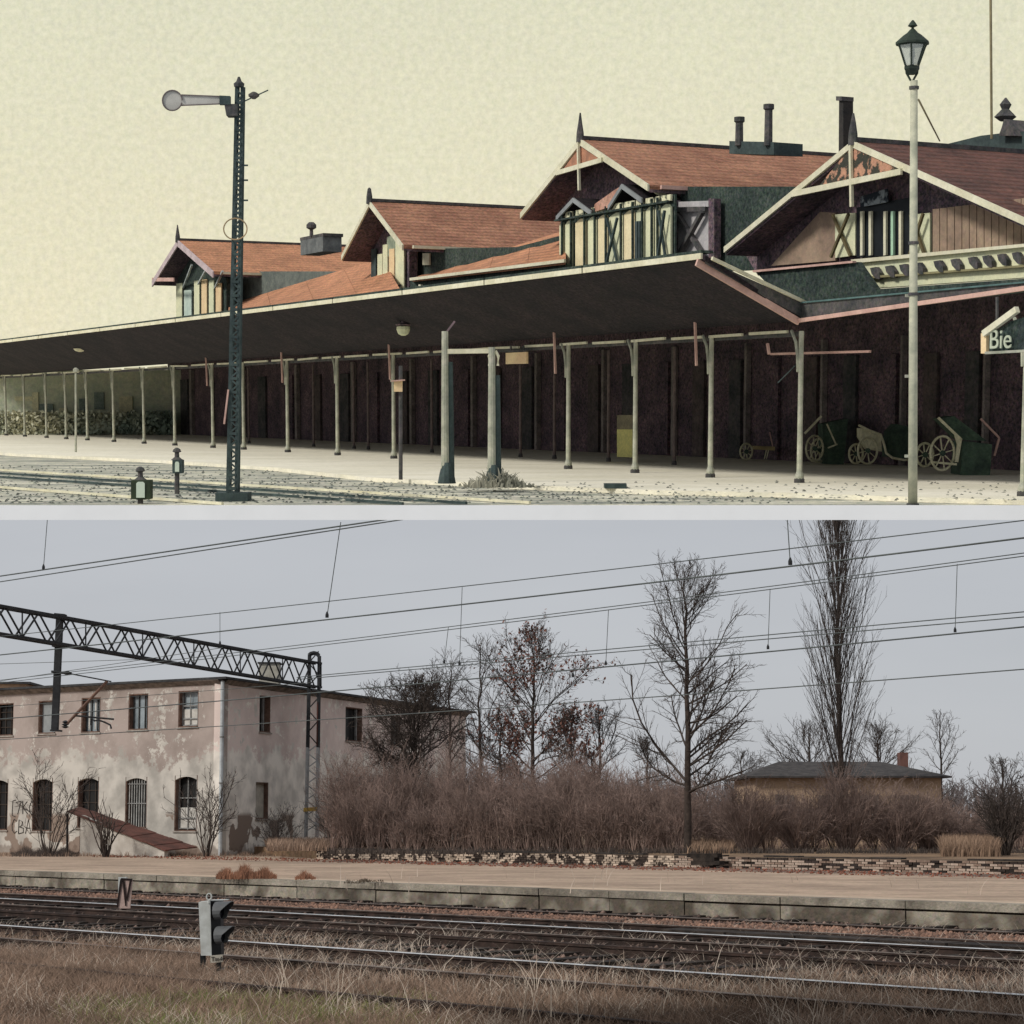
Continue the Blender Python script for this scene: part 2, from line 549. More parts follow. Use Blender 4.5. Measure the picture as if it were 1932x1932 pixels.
ribbon('soil_strip', BW_Y - 3.6, 2.6, .503, .506, sw, 26, mat('strip_soil', (146, 124, 108), (96, 80, 70), scale=.9, rough=1, grain=.3, gscale=8, lo=.42, hi=.58), kind='structure', label='darker dirt strip along the foot of the brick wall')

# stack of dark sleepers on the wall beside the bare oak
st = thing('sleeper_stack', 'short stack of dark old sleepers in the gap of the brick wall', 'sleepers', FL.pl(1330, 1632, BW_Y - .6))
for k, (x0, x1, yy) in enumerate(((1308, 1362, 1628), (1312, 1352, 1621), (1300, 1358, 1614))):
    a = FL.pl(x0, yy, BW_Y - .7); b = FL.pl(x1, yy, BW_Y - .7); MB().bar(a, b, .26, .13).build('sleeper', M_sleeper, st)

# ---- tracks
RAIL = [(-.065, 0), (.065, 0), (.065, .02), (.012, .035), (.012, .12), (.036, .13), (.036, .165), (-.036, .165), (-.036, .13), (-.012, .12), (-.012, .035), (-.065, .02)]


def rail(parent, Y0, z, top, name='rail', s0=-75, s1=32, k=1.0):
    a = track_pt(Y0, s0, z)
    q = MB(); q.prism([a + pL * (u * 1.2) + V(0, 0, h * k) for u, h in RAIL], tL * (s1 - s0))
    r = q.build(name, M_rust, parent)
    a = track_pt(Y0, s0, z + .166 * k + .002)
    q = MB(); q.prism([a - pL * .05, a + pL * .05, a + pL * .036 + V(0, 0, .008), a - pL * .036 + V(0, 0, .008)], tL * (s1 - s0))
    q.build('railhead', top, r)
    return r


def Yh(y, z=.17): return (EYE - z) * F / (y - 1540)


def track(label, ys, tops, sl0, sl1, seed, spacing=.9, guard=(), k=1.0):
    zt_ = .01 + .165 * k
    y0 = min(Yh(y, zt_) for y in ys); y1 = max(Yh(y, zt_) for y in ys)
    t = thing('railway_track', label, 'railway track', track_pt(y0, 0, 0))
    for y, tp in zip(ys, tops): rail(t, Yh(y, zt_), 0.01, tp, k=k)
    for y, tp in guard: rail(t, Yh(y, zt_), 0.005, tp, 'guard_rail', k=k)
    rr = random.Random(seed); wdt = (y1 - y0) * tL.x + 1.0
    q = MB(); q.prism([tL * -.13 - pL * .5, tL * .13 - pL * .5, tL * .13 + pL * (wdt - .5), tL * -.13 + pL * (wdt - .5)], (0, 0, .13))
    me = bpy.data.meshes.new('sleeper'); me.from_pydata(q.v, [], q.f); me.materials.append(M_sleeper)
    s = sl0
    while s < sl1:
        o = bpy.data.objects.new('sleeper', me); C.objects.link(o); o.parent = t
        o.location = tL * s + V(0, 0, -.085 + rr.uniform(-.01, .02)) + pL * rr.uniform(-.08, .08); s += spacing
    return t


track('farthest track with two thin dull rails right below the platform edge', (1704.5, 1714.5), (M_dull, M_dull), -60, 26, 1, k=.5)
track('middle track with a rusty far rail and a bright polished near rail', (1729, 1741.5), (M_dull, M_shine), -45, 24, 2, guard=((1755, M_dull),), k=.75)
track('nearest track with one broad polished rail crossing the whole foreground', (1770, 1807), (M_rust, M_shine), -36, 18, 3)
track('overgrown siding rail low in the grass of the foreground', (1838, 1897), (M_dull, M_rust), -20, 14, 4)

# dark board crossing beside the middle track
q = MB(); a = FL.pl(1262, 1752, Yh(1733)); b = FL.pl(1960, 1800, Yh(1733))
q2 = thing('board_crossing', 'dark planks laid along the far rail of the middle track', 'planks', V(a.x, a.y, .1))
for k in range(5):
    u = a.lerp(b, k / 5 + .004); v = a.lerp(b, (k + 1) / 5 - .004); u.z = v.z = .1
    MB().bar(u, v, .55, .12).build('plank', M_sleeper, q2)


# ---- ballast stones
def stones(name, n, y0, y1, s0, s1, size, m, seed, label, dens=None):
    rng = np.random.default_rng(seed)
    u = rng.random(n) ** 0.9; Y0 = y0 + (y1 - y0) * u
    s = s0 + (s1 - s0) * rng.random(n)
    P = np.stack([tL.x * s, Y0 + tL.y * s, rng.uniform(-.01, .03, n)], axis=1)
    base = np.array([(1, 0, 0), (0, 1, 0), (-1, 0, 0), (0, -1, 0), (0, 0, .8), (0, 0, -.5)], dtype=float)
    fs = np.array([(0, 1, 4), (1, 2, 4), (2, 3, 4), (3, 0, 4), (1, 0, 5), (2, 1, 5), (3, 2, 5), (0, 3, 5)])
    sz = size * (0.5 + rng.random((n, 1, 1)))
    a = rng.random(n) * 6.28; ca, sa = np.cos(a), np.sin(a)
    b = base[None] * (0.7 + 0.6 * rng.random((n, 6, 1)))
    x = b[..., 0] * ca[:, None] - b[..., 1] * sa[:, None]; y = b[..., 0] * sa[:, None] + b[..., 1] * ca[:, None]
    v = np.stack([x, y, b[..., 2]], axis=2) * sz + P[:, None]
    f = (np.arange(n) * 6)[:, None, None] + fs[None]
    link_mesh(name, v.reshape(-1, 3), f.reshape(-1, 3), m, label=label, kind='stuff')


M_st1 = mat('stone_orange', (150, 116, 98), (96, 77, 68), scale=1.2, rough=1, island=.45)
M_st2 = mat('stone_brown', (122, 102, 92), (66, 56, 52), scale=1.2, rough=1, island=.5)
stones('ballast_stones', 22000, Yh(1730, .05) + .1, Yh(1718, .05), -45, 22, .055, M_st1, 1, 'orange ballast stones between the far and middle tracks')
stones('track_gravel', 22000, 21.5, PLAT_Y - .2, -50, 20, .05, M_st2, 2, 'dark brown gravel scattered all over the track bed')
stones('leaf_litter', 2600, BW_Y - 5.2, BW_Y - .2, -25, 21, .035, mat('dead_leaves', (150, 92, 72), (100, 66, 54), scale=1, rough=1, island=.4), 3, 'reddish dead leaves on the platform at the foot of the brick wall')
for o in bpy.data.objects:
    if o.name.startswith('leaf_litter'): o.location.z += .5

# ------------------------------------------------------------------ station building of today
M_plas = mat('plaster_pink', (186, 164, 154), (158, 138, 130), scale=.55, detail=10, rough=1, grain=.08, bump=.35, bscale=5, lo=.4, hi=.6)


def plaster(name, pk1, pk2, wh, zsplit):
    m = mat(name, pk1, pk2, scale=.35, detail=9, rough=1, bump=.3, bscale=4, lo=.4, hi=.62)
    n = m.node_tree.nodes; l = m.node_tree.links.new; b = n['Principled BSDF']
    old = b.inputs['Base Color'].links[0].from_socket
    tc = [x for x in n if x.type == 'TEX_COORD'][0]
    sp = n.new('ShaderNodeSeparateXYZ'); l(tc.outputs['Object'], sp.inputs[0])
    nz = n.new('ShaderNodeTexNoise'); nz.inputs['Scale'].default_value = .7; nz.inputs['Detail'].default_value = 11; nz.inputs['Roughness'].default_value = .72
    l(tc.outputs['Object'], nz.inputs['Vector'])
    a = n.new('ShaderNodeMath'); a.operation = 'MULTIPLY_ADD'; a.inputs[1].default_value = 5.2; a.inputs[2].default_value = -2.6 - zsplit
    l(nz.outputs['Fac'], a.inputs[0])
    a2 = n.new('ShaderNodeMath'); a2.operation = 'ADD'; l(a.outputs[0], a2.inputs[0]); l(sp.outputs['Z'], a2.inputs[1])
    r1 = n.new('ShaderNodeMapRange'); r1.inputs['From Min'].default_value = -.12; r1.inputs['From Max'].default_value = .12; l(a2.outputs[0], r1.inputs['Value'])
    # flaked spots of old white showing through the upper coat
    n2 = n.new('ShaderNodeTexNoise'); n2.inputs['Scale'].default_value = 1.5; n2.inputs['Detail'].default_value = 10; n2.inputs['Roughness'].default_value = .75
    l(tc.outputs['Object'], n2.inputs['Vector'])
    r2 = n.new('ShaderNodeMapRange'); r2.inputs['From Min'].default_value = .555; r2.inputs['From Max'].default_value = .572; l(n2.outputs['Fac'], r2.inputs['Value'])
    inv = n.new('ShaderNodeMath'); inv.operation = 'SUBTRACT'; inv.inputs[0].default_value = 1; l(r1.outputs[0], inv.inputs[1])
    mxx = n.new('ShaderNodeMath'); mxx.operation = 'MAXIMUM'; l(inv.outputs[0], mxx.inputs[0]); l(r2.outputs[0], mxx.inputs[1])
    # dirty lime white
    n3 = n.new('ShaderNodeTexNoise'); n3.inputs['Scale'].default_value = 1.1; n3.inputs['Detail'].default_value = 10; l(tc.outputs['Object'], n3.inputs['Vector'])
    rp = n.new('ShaderNodeValToRGB'); rp.color_ramp.elements[0].position = .36; rp.color_ramp.elements[1].position = .6
    rp.color_ramp.elements[0].color = (*lin(tuple(v * .82 for v in wh)), 1); rp.color_ramp.elements[1].color = (*lin(wh), 1)
    l(n3.outputs['Fac'], rp.inputs['Fac'])
    m1 = n.new('ShaderNodeMix'); m1.data_type = 'RGBA'; l(mxx.outputs[0], m1.inputs['Factor']); l(old, m1.inputs[6]); l(rp.outputs['Color'], m1.inputs[7])
    # bare brick where plaster fell near the ground
    r3 = n.new('ShaderNodeMapRange'); r3.inputs['From Min'].default_value = .56; r3.inputs['From Max'].default_value = .575
    n4 = n.new('ShaderNodeTexNoise'); n4.inputs['Scale'].default_value = .62; n4.inputs['Detail'].default_value = 4
    l(tc.outputs['Object'], n4.inputs['Vector']); l(n4.outputs['Fac'], r3.inputs['Value'])
    r4 = n.new('ShaderNodeMapRange'); r4.inputs['From Min'].default_value = 1.9; r4.inputs['From Max'].default_value = 1.7; l(sp.outputs['Z'], r4.inputs['Value'])
    mu = n.new('ShaderNodeMath'); mu.operation = 'MULTIPLY'; l(r3.outputs[0], mu.inputs[0]); l(r4.outputs[0], mu.inputs[1])
    m2 = n.new('ShaderNodeMix'); m2.data_type = 'RGBA'; l(mu.outputs[0], m2.inputs['Factor']); l(m1.outputs[2], m2.inputs[6]); m2.inputs[7].default_value = (*lin((138, 122, 110)), 1)
    # rising damp: dark speckle at the foot
    n5 = n.new('ShaderNodeTexNoise'); n5.inputs['Scale'].default_value = 2.5; n5.inputs['Detail'].default_value = 8; l(tc.outputs['Object'], n5.inputs['Vector'])
    a3 = n.new('ShaderNodeMath'); a3.operation = 'MULTIPLY_ADD'; a3.inputs[1].default_value = 1.6; a3.inputs[2].default_value = -1.1; l(n5.outputs['Fac'], a3.inputs[0])
    a4 = n.new('ShaderNodeMath'); a4.operation = 'ADD'; l(a3.outputs[0], a4.inputs[0]); l(sp.outputs['Z'], a4.inputs[1])
    r5 = n.new('ShaderNodeMapRange'); r5.inputs['From Min'].default_value = .1; r5.inputs['From Max'].default_value = -.1; r5.inputs['To Max'].default_value = .6; l(a4.outputs[0], r5.inputs['Value'])
    m3 = n.new('ShaderNodeMix'); m3.data_type = 'RGBA'; l(r5.outputs[0], m3.inputs['Factor']); l(m2.outputs[2], m3.inputs[6]); m3.inputs[7].default_value = (*lin((104, 88, 78)), 1)
    l(m3.outputs[2], b.inputs['Base Color'])
    return m


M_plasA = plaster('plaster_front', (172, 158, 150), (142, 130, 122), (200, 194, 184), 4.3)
M_plasB = plaster('plaster_side_lightened', (232, 214, 204), (204, 186, 178), (246, 238, 226), 4.6)  # same plaster, colour raised to make up for the side wall's shade
M_reveal = mat('window_reveal', (128, 102, 88), (86, 68, 60), scale=4, rough=1)
M_frame = mat('window_frame_grey', (150, 150, 148), (110, 108, 104), scale=5, rough=.8)
M_glass = mat('window_glass_grey', (150, 160, 164), (96, 104, 108), scale=1.4, rough=.15, spec=.6, obj_rand=.15)
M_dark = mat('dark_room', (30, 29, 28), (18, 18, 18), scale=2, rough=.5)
M_shut = mat('board_grey', (150, 154, 154), (128, 132, 132), scale=2, rough=.9)
M_white = mat('white_sheet', (206, 202, 194), (172, 168, 160), scale=3, rough=.9)
M_roofd = mat('roof_felt_dark', (74, 74, 74), (48, 48, 50), scale=2, rough=.9, bump=.3)

corner = FL.at(415, 1612, 88); corner.z = .5
eL = (FL.at(30, 1300, 95.3) - FL.at(415, 1300, 88)); eL.z = 0; eL.normalize()       # left wall, leftwards
eR = V(9.7, 28, 0).normalized()
ZT = FL.at(415, 1283, 88).z
bld = thing('station_building', 'two-storey derelict building of peeling pink plaster with a flat dark roof, at the left', 'building', corner)


def wall_holes(e, length, holes, m, nout, name='wall'):
    """wall from corner along e; holes = [(u0,u1,z0,z1)]"""
    us = sorted({0.0, length, *[h[0] for h in holes], *[h[1] for h in holes]})
    zs = sorted({.5 - .3, ZT, *[h[2] for h in holes], *[h[3] for h in holes]})
    q = MB(); th = -nout * .38
    for i in range(len(us) - 1):
        j = 0
        while j < len(zs) - 1:
            def solid(jj):
                cu, cz = (us[i] + us[i + 1]) / 2, (zs[jj] + zs[jj + 1]) / 2
                return not any(h[0] < cu < h[1] and h[2] < cz < h[3] for h in holes)
            if not solid(j): j += 1; continue
            k = j
            while k + 1 < len(zs) - 1 and solid(k + 1): k += 1
            a = V(corner.x, corner.y, 0) + e * us[i]; b = V(corner.x, corner.y, 0) + e * us[i + 1]
            z0, z1 = zs[j], zs[k + 1]
            q.prism([a + V(0, 0, z0), b + V(0, 0, z0), b + V(0, 0, z1), a + V(0, 0, z1)], th)
            j = k + 1
    # one skin: outer faces share planes edge to edge
    return q.build(name, m, bld)


nL = V(eL.y, -eL.x, 0)
if nL.y > 0: nL = -nL
nR = V(eR.y, -eR.x, 0)
if nR.x < 0: nR = -nR


def wpos(x, y, e):
    return FL.on(x, y, corner, e)


def hole(x0, x1, y0, y1, e):
    a = wpos(x0, y0, e); b = wpos(x1, y0, e); c = wpos((x0 + x1) / 2, y1, e); d = wpos((x0 + x1) / 2, y0, e)
    u = sorted(((a - corner).dot(e), (b - corner).dot(e)))
    return (u[0], u[1], c.z, d.z)


WL = [dict(px=(62, 100, 1468, 1568), k='dark', arch=1, why='leftmost lower'), dict(px=(147, 187, 1466, 1562), k='dark', arch=1),
      dict(px=(237, 278, 1466, 1562), k='bars', arch=1), dict(px=(330, 373, 1463, 1568), k='half', arch=1),
      dict(px=(73, 106, 1322, 1384), k='board'), dict(px=(154, 190, 1316, 1382), k='white'),
      dict(px=(243, 280, 1309, 1377), k='case'), dict(px=(337, 375, 1303, 1372), k='half2'),
      dict(px=(-8, 26, 1327, 1388), k='dark'), dict(px=(-20, 16, 1470, 1566), k='dark', arch=1)]
WR = [dict(px=(490, 511, 1313, 1382), k='openr'), dict(px=(652, 684, 1335, 1399), k='openr'), dict(px=(737, 756, 1352, 1408), k='openr'),
      dict(px=(483, 507, 1476, 1545), k='boardc')]
HL = [hole(*d['px'], eL) for d in WL]; HR = [hole(*d['px'], eR) for d in WR]
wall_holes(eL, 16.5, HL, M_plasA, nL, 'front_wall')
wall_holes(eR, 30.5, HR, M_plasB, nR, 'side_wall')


def in_wall(e, n, u0, u1, z0, z1, d0, d1):
    """box in a wall opening, d = depth behind the face"""
    a = V(corner.x, corner.y, 0)
    q = MB()
    q.prism([a + e * u0 - n * d0 + V(0, 0, z0), a + e * u1 - n * d0 + V(0, 0, z0), a + e * u1 - n * d0 + V(0, 0, z1), a + e * u0 - n * d0 + V(0, 0, z1)], -n * (d1 - d0))
    return q


def merge(*qs):
    r = MB()
    for q in qs: r.add(q.v, q.f)
    return r


def window(e, n, h, k, arch=0):
    u0, u1, z0, z1 = h; g = .012; dz = .3
    I = lambda *a: in_wall(e, n, *a)
    lin_ = merge(I(u0 + .004, u0 + .05, z0, z1, .02, .37), I(u1 - .05, u1 - .004, z0, z1, .02, .37), I(u0 + .05, u1 - .05, z1 - .05, z1 - .003, .02, .37), I(u0 + .05, u1 - .05, z0 + .003, z0 + .05, -.04, .37))
    wn = lin_.build('window', M_reveal, bld)
    f0, f1, g0, g1 = u0 + .05, u1 - .05, z0 + .05, z1 - .05
    if arch:
        # segmental head: plaster filling above the curve
        q = MB(); N = 8; mid = (f0 + f1) / 2; hw = (f1 - f0) / 2; rise = .14
        a0 = V(corner.x, corner.y, 0) - n * -.004
        pts = [(f0 - .05, g1 - rise)] + [(mid + hw * (2 * i / N - 1), g1 - rise + rise * (1 - (2 * i / N - 1) ** 2)) for i in range(N + 1)] + [(f1 + .05, g1 - rise), (f1 + .05, g1 + .046), (f0 - .05, g1 + .046)]
        for i in range(N):
            A, B = pts[1 + i], pts[2 + i]
            q.prism([a0 + e * A[0] + V(0, 0, A[1]), a0 + e * B[0] + V(0, 0, B[1]), a0 + e * B[0] + V(0, 0, g1 + .046), a0 + e * A[0] + V(0, 0, g1 + .046)], -n * .2)
        q.build('arch_head', M_plasA, wn)
    if k in ('dark',):
        I(f0, f1, g0, g1, .3, .33).build('pane', M_dark, wn)
        merge(*[I(f0 + (f1 - f0) * t - .015, f0 + (f1 - f0) * t + .015, g0, g1, .26, .29) for t in (.33, .66)], *[I(f0, f1, g0 + (g1 - g0) * t - .015, g0 + (g1 - g0) * t + .015, .25, .28) for t in (.25, .5, .75)]).build('frame', mat('frame_brown', (84, 74, 66), (60, 52, 46), rough=1), wn)
    if k == 'bars':
        I(f0, f1, g0, g1, .33, .35).build('pane', M_dark, wn)
        for i in range(8):
            t = f0 + (f1 - f0) * (i + .6) / 8.2
            in_wall(e, n, t - .022, t + .022, g0, g1 - .02, .12, .15).build('bar', mat('bar_pale', (176, 176, 172), (130, 128, 124), rough=.8), wn)
        for t in (.12, .52): I(f0, f1, g0 + (g1 - g0) * (1 - t) - .02, g0 + (g1 - g0) * (1 - t) + .02, .09, .118).build('crossbar', M_frame, wn)
    if k in ('half', 'half2'):
        I(f0, f1, g0, g1, .33, .35).build('pane', M_glass if k == 'half2' else M_dark, wn)
        I(f0 + (.22 if k == 'half' else .06), f1 - .02, g0 + .06, g0 + (g1 - g0) * (.42 if k == 'half' else .5), .27, .3).build('white_screen', M_white, wn)
        merge(I(f0 + .14, f0 + .2, g0, g1, .2, .25), I(f1 - .06, f1 - .005, g0, g1, .2, .25), *[I(f0 + .2, f1 - .06, g0 + (g1 - g0) * t - .025, g0 + (g1 - g0) * t + .025, .21, .245) for t in (.03, .22, .6)], I((f0 + f1) / 2 + .06, (f0 + f1) / 2 + .1, g0, g1 * 1 - .05, .215, .24)).build('frame', M_frame, wn)
    if k in ('board', 'boardc'):
        I(f0 + (.14 if k == 'board' else 0), f1, g0, g1, .22, .25).build('board', M_shut if k == 'board' else mat('board_cream', (190, 184, 170), (160, 154, 142), rough=1), wn)
    if k in ('white', 'case'):
        I(f0, f1, g0, g1, .3, .33).build('pane', M_glass, wn)
        merge(*[I(f0 + (f1 - f0) * t - .02, f0 + (f1 - f0) * t + .02, g0, g1, .24, .28) for t in (.22, .34, .68, .97)]).build('frame', mat('frame_dark', (84, 82, 80), (50, 50, 48), rough=.9), wn)
        if k == 'white':
            for t in (.45, .8): I(f0 + (f1 - f0) * t, f0 + (f1 - f0) * (t + .07), g0 + .1, g1 - .15, .285, .298).build('curtain', M_white, wn)
    if k == 'openr':
        I(f0, f1, g0, g1, .35, .37).build('pane', M_dark, wn)
        I(f1 - .5, f1 - .42, g0, g1, .1, .2).build('frame', M_frame, wn)
    merge(I(u0 - .05, u1 + .05, z0 - .06, z0 - .004, -.07, .0)).build('sill', mat('sill_grey', (176, 168, 158), (140, 132, 124), rough=1), wn)


for d, h in zip(WL, HL): window(eL, nL, h, d['k'], d.get('arch', 0))
for d, h in zip(WR, HR): window(eR, nR, h, d['k'])
# inside darkness, roof, eaves
far = corner + eR * 30.5; lf = corner + eL * 16.5
q = MB(); A = [lf + nL * .45, corner + nL * .45 + nR * .5, far + nR * .5 + eR * .5, lf + eR * 22]
q.prism([V(p.x, p.y, ZT + .02) for p in A], (0, 0, .1))
rf = q.build('roof', M_roofd, bld)
q = MB(); ctr = sum(A, V(0, 0, 0)) / 4
for i in range(4):
    a, b = A[i], A[(i + 1) % 4]
    q.add([V(a.x, a.y, ZT + .122), V(b.x, b.y, ZT + .122), V(ctr.x, ctr.y, ZT + .9)], [(0, 1, 2)])
q.build('roof_slope', M_roofd, rf)
q = MB()
for (a, b, n) in ((lf, corner, nL), (corner, far, nR)):
    q.prism([V(*(a + n * .02)[:2], ZT - .16), V(*(b + n * .02)[:2], ZT - .16), V(*(b + n * .3)[:2], ZT + .018), V(*(a + n * .3)[:2], ZT + .018)], (0, 0, -.03))
q.build('eaves', mat('eaves_grey', (150, 140, 130), (96, 90, 84), scale=3, rough=1), bld)
c0 = FL.at(510, 1262, 108)
q = MB().box(c0.x - .55, c0.x + .5, 107.5, 108.6, ZT - .5, c0.z + .25); ch = q.build('chimney', mat('chimney_cream', (184, 180, 168), (150, 146, 134), rough=1), bld)
MB().box(c0.x - .62, c0.x + .57, 107.4, 108.7, c0.z + .252, c0.z + .33).build('chimney_cap', M_roofd, ch)
# downpipe at the corner
d0 = corner + nL * .12 + nR * .1
q = MB().tube([V(d0.x, d0.y, .5), V(d0.x, d0.y, ZT - .05)], .085, 8)
dp = q.build('downpipe', mat('zinc_pipe', (190, 196, 198), (160, 164, 166), rough=.6), bld, smooth=False)
for z in (1.6, 3.6, 5.6): MB().tube([V(d0.x, d0.y, z), V(d0.x, d0.y, z + .07)], .1, 8).build('pipe_clamp', M_frame, dp)
# graffiti painted on the wall beside the leftmost window


def text(name, body, size, m, M4, parent=None, frame=FL, ext=.004, **tags):
    cu = bpy.data.curves.new(name, 'FONT'); cu.body = body; cu.size = size; cu.extrude = ext
    tmp = bpy.data.objects.new(name, cu); C.objects.link(tmp)
    me = bpy.data.meshes.new_from_object(tmp.evaluated_get(bpy.context.evaluated_depsgraph_get()))
    bpy.data.objects.remove(tmp); me.materials.clear(); me.materials.append(m)
    o = bpy.data.objects.new(name, me); C.objects.link(o)
    if parent is not None:
        o.parent = parent; o.matrix_local = Matrix.Translation(-BASE[parent.name]) @ M4
    else:
        o.matrix_world = frame.M @ M4
    tag(o, **tags); return o


def face_matrix(p, right, up):
    r = right.normalized(); u = up.normalized(); n = r.cross(u)
    return Matrix(((r.x, u.x, n.x, p.x), (r.y, u.y, n.y, p.y), (r.z, u.z, n.z, p.z), (0, 0, 0, 1)))


M_graf = mat('graffiti_black', (58, 56, 54), (70, 66, 62), rough=1)
GL = {'7': [[(0, .9), (.55, 1), (.2, 0)]], 'K': [[(0, 1), (.05, 0)], [(.5, .95), (.05, .5), (.55, .02)]], 'C': [[(.5, .85), (.25, 1), (.03, .6), (.08, .2), (.3, 0), (.55, .15)]],
      'B': [[(0, 0), (.03, 1), (.4, .85), (.35, .6), (.05, .5), (.5, .4), (.5, .1), (0, 0)]], 'A': [[(0, 0), (.28, 1), (.55, 0)], [(.1, .4), (.48, .38)]], '[': [[(.3, 1.1), (0, 1.05), (-.05, -.05), (.3, -.15)]]}
for wd_, x_, y_, sz_ in (('[7KC', 24, 1537, .62), ('CBA', 22, 1572, .66)):
    p = wpos(x_, y_, eL) + nL * .014; q = MB(); k = 0
    for ch_ in wd_:
        for st_ in GL[ch_]:
            q.tube([p - eL * ((k * .72 + a_) * sz_) + V(0, 0, b_ * sz_ + .03 * math.sin(k * 5)) for a_, b_ in st_], .022, 4)
        k += .5 if ch_ == '[' else 1
    q.build('graffiti', M_graf, bld)

# cellar entrance with rusty sloping roof
ce = thing('cellar_entrance', 'whitewashed cellar entrance with a long rusty sloping roof below the barred window', 'cellar entrance', FL.pl(230, 1612, 72))
Q0 = FL.at(150, 1612, 88.2); eC = eL
P = lambda x, y, off=0.0: FL.on(x, y, Q0 + nL * -off, eC)
a = P(152, 1538); b = P(310, 1606); c = P(152, 1614)
a0 = V(a.x, a.y, .4); b0 = V(b.x, b.y, .4)
MB().prism([a0, b0, b, a], -nL * .25).build('side_wall', mat('whitewash', (206, 200, 190), (172, 164, 154), scale=1.2, rough=1, bump=.3, lo=.3), ce)
M_rr = mat('rusty_sheet', (116, 76, 66), (78, 54, 48), scale=1.4, rough=.9, grain=.15, bump=.4)
n_p = 9
f0, f1 = P(126, 1532, -.15), P(312, 1606, -.15); g0, g1 = P(150, 1524, 2.0), P(372, 1600, 2.0)
for i in range(n_p):
    u, v = i / n_p + .002, (i + 1) / n_p - .002; dz = V(0, 0, .02 * (i % 2))
    MB().prism([f0.lerp(f1, u) + dz, f0.lerp(f1, v) + dz, g0.lerp(g1, v) + dz, g0.lerp(g1, u) + dz], (0, 0, .05)).build('roof_sheet', M_rr, ce)
pp_ = P(127, 1606, -.1); MB().tube([V(pp_.x, pp_.y, .5), P(127, 1535, -.1)], .05, 6).build('post', mat('post_dark', (46, 42, 40), (30, 28, 28)), ce)
a = P(151, 1545, .6); MB().prism([V(a.x, a.y, .45), V(a.x, a.y, 2.0), V(a.x, a.y, 2.0) - nL * .8, V(a.x, a.y, .45) - nL * .8], -eL * .12).build('door_jamb', mat('jamb_brown', (84, 66, 56), (54, 44, 38), rough=1), ce)

# small bench frame against the side wall
bn = thing('bench', 'small weathered bench frame against the side wall right of the downpipe', 'bench', FL.at(465, 1603, 91))
a = FL.at(452, 1594, 91); b = FL.at(484, 1594, 92.6); MB().bar(a, b, .35, .05).build('seat', M_frame, bn)
for p in (a.lerp(b, .1), a.lerp(b, .9)): MB().tube([V(p.x, p.y, .48), p], .035, 5).build('leg', M_frame, bn)

# ------------------------------------------------------------------ small house at the right
hs = thing('small_house', 'low tan house with a dark hipped roof behind the poplar bushes at the right', 'house', FL.at(1600, 1545, 97))
MH = mat('house_tan', (188, 162, 136), (152, 130, 110), scale=1, rough=1, grain=.1)
x0, x1 = FL.at(1424, 1500, 97).x, FL.at(1776, 1500, 97).x; ze = FL.at(1600, 1467, 97).z; zr = FL.at(1600, 1437, 101).z
MB().box(x0, x1, 97, 106, .6, ze).build('wall', MH, hs)
q = MB(); e = .42
r = q.add([(x0 - e, 96.5, ze - .02), (x1 + e, 96.5, ze - .02), (x1 + e, 106.5, ze - .02), (x0 - e, 106.5, ze - .02), (x0 - e, 96.5, ze + .06), (x1 + e, 96.5, ze + .06), (x1 + e, 106.5, ze + .06), (x0 - e, 106.5, ze + .06), (x0 + 1.7, 101, zr), (x1 - 2.2, 101, zr)],
          [(0, 1, 2, 3), (0, 4, 5, 1), (1, 5, 6, 2), (2, 6, 7, 3), (3, 7, 4, 0), (4, 8, 9, 5), (5, 9, 6), (6, 9, 8, 7), (7, 8, 4)]).build('roof', mat('roof_slate_old', (82, 78, 76), (52, 50, 50), scale=3, rough=1, bump=.5), hs)
cx = FL.at(1703, 1430, 101).x; MB().box(cx - .2, cx + .2, 100.6, 101.4, zr - .4, FL.at(1703, 1420, 101).z).build('chimney', mat('chimney_brick', (118, 84, 76), (90, 66, 60), rough=1), r)
for xx in (1480, 1560, 1640, 1715):
    p = FL.at(xx, 1500, 96.98); q = MB().box(p.x - .45, p.x + .45, 96.93, 97.02, 1.9, 3.2)
    wd = q.build('window', mat('house_window', (120, 110, 100), (80, 74, 70), rough=.6), hs)
    MB().box(p.x - .5, p.x + .5, 96.88, 96.93, 1.82, 1.9).build('sill', M_frame, wd)
# sheds far left behind the roof
sh = thing('far_shed', 'flat roofed block just showing above the building roof at the left edge', 'building', FL.at(24, 1540, 135))
a, b = FL.at(-60, 1288, 135), FL.at(50, 1292, 135)
MB().box(a.x, b.x, 135, 142, .3, a.z - .1).build('wall', MH, sh); MB().box(a.x - .3, b.x + .3, 134.7, 142.3, a.z - .098, a.z + .05).build('roof', M_roofd, sh)

# ------------------------------------------------------------------ catenary gantry
M_iron = mat('gantry_iron', (52, 54, 56), (34, 34, 36), scale=4, rough=.8)
M_mastg = mat('mast_grey', (176, 178, 178), (140, 140, 140), scale=3, rough=.8)
M_mastr = mat('mast_red', (112, 62, 50), (66, 46, 42), scale=3, rough=.9)
gt = thing('catenary_gantry', 'dark steel truss gantry spanning from the lattice mast out over the tracks', 'gantry', FL.at(592, 1605, 93.4))
T0, T1 = FL.at(600, 1252, 93.4), FL.at(30, 1150, 69)
B0, B1 = FL.at(600, 1297, 93.4), FL.at(30, 1202, 69)
side = (T1 - T0).cross(V(0, 0, 1)).normalized() * .32
EXT = 1.16
def tp(t, top, sd): return (T0.lerp(T1, t) if top else B0.lerp(B1, t)) + side * sd
for top in (0, 1):
    for sd in (-.5, .5):
        MB().bar(tp(0, top, sd), tp(EXT, top, sd), .1, .1).build('chord', M_iron, gt)
NP = 28
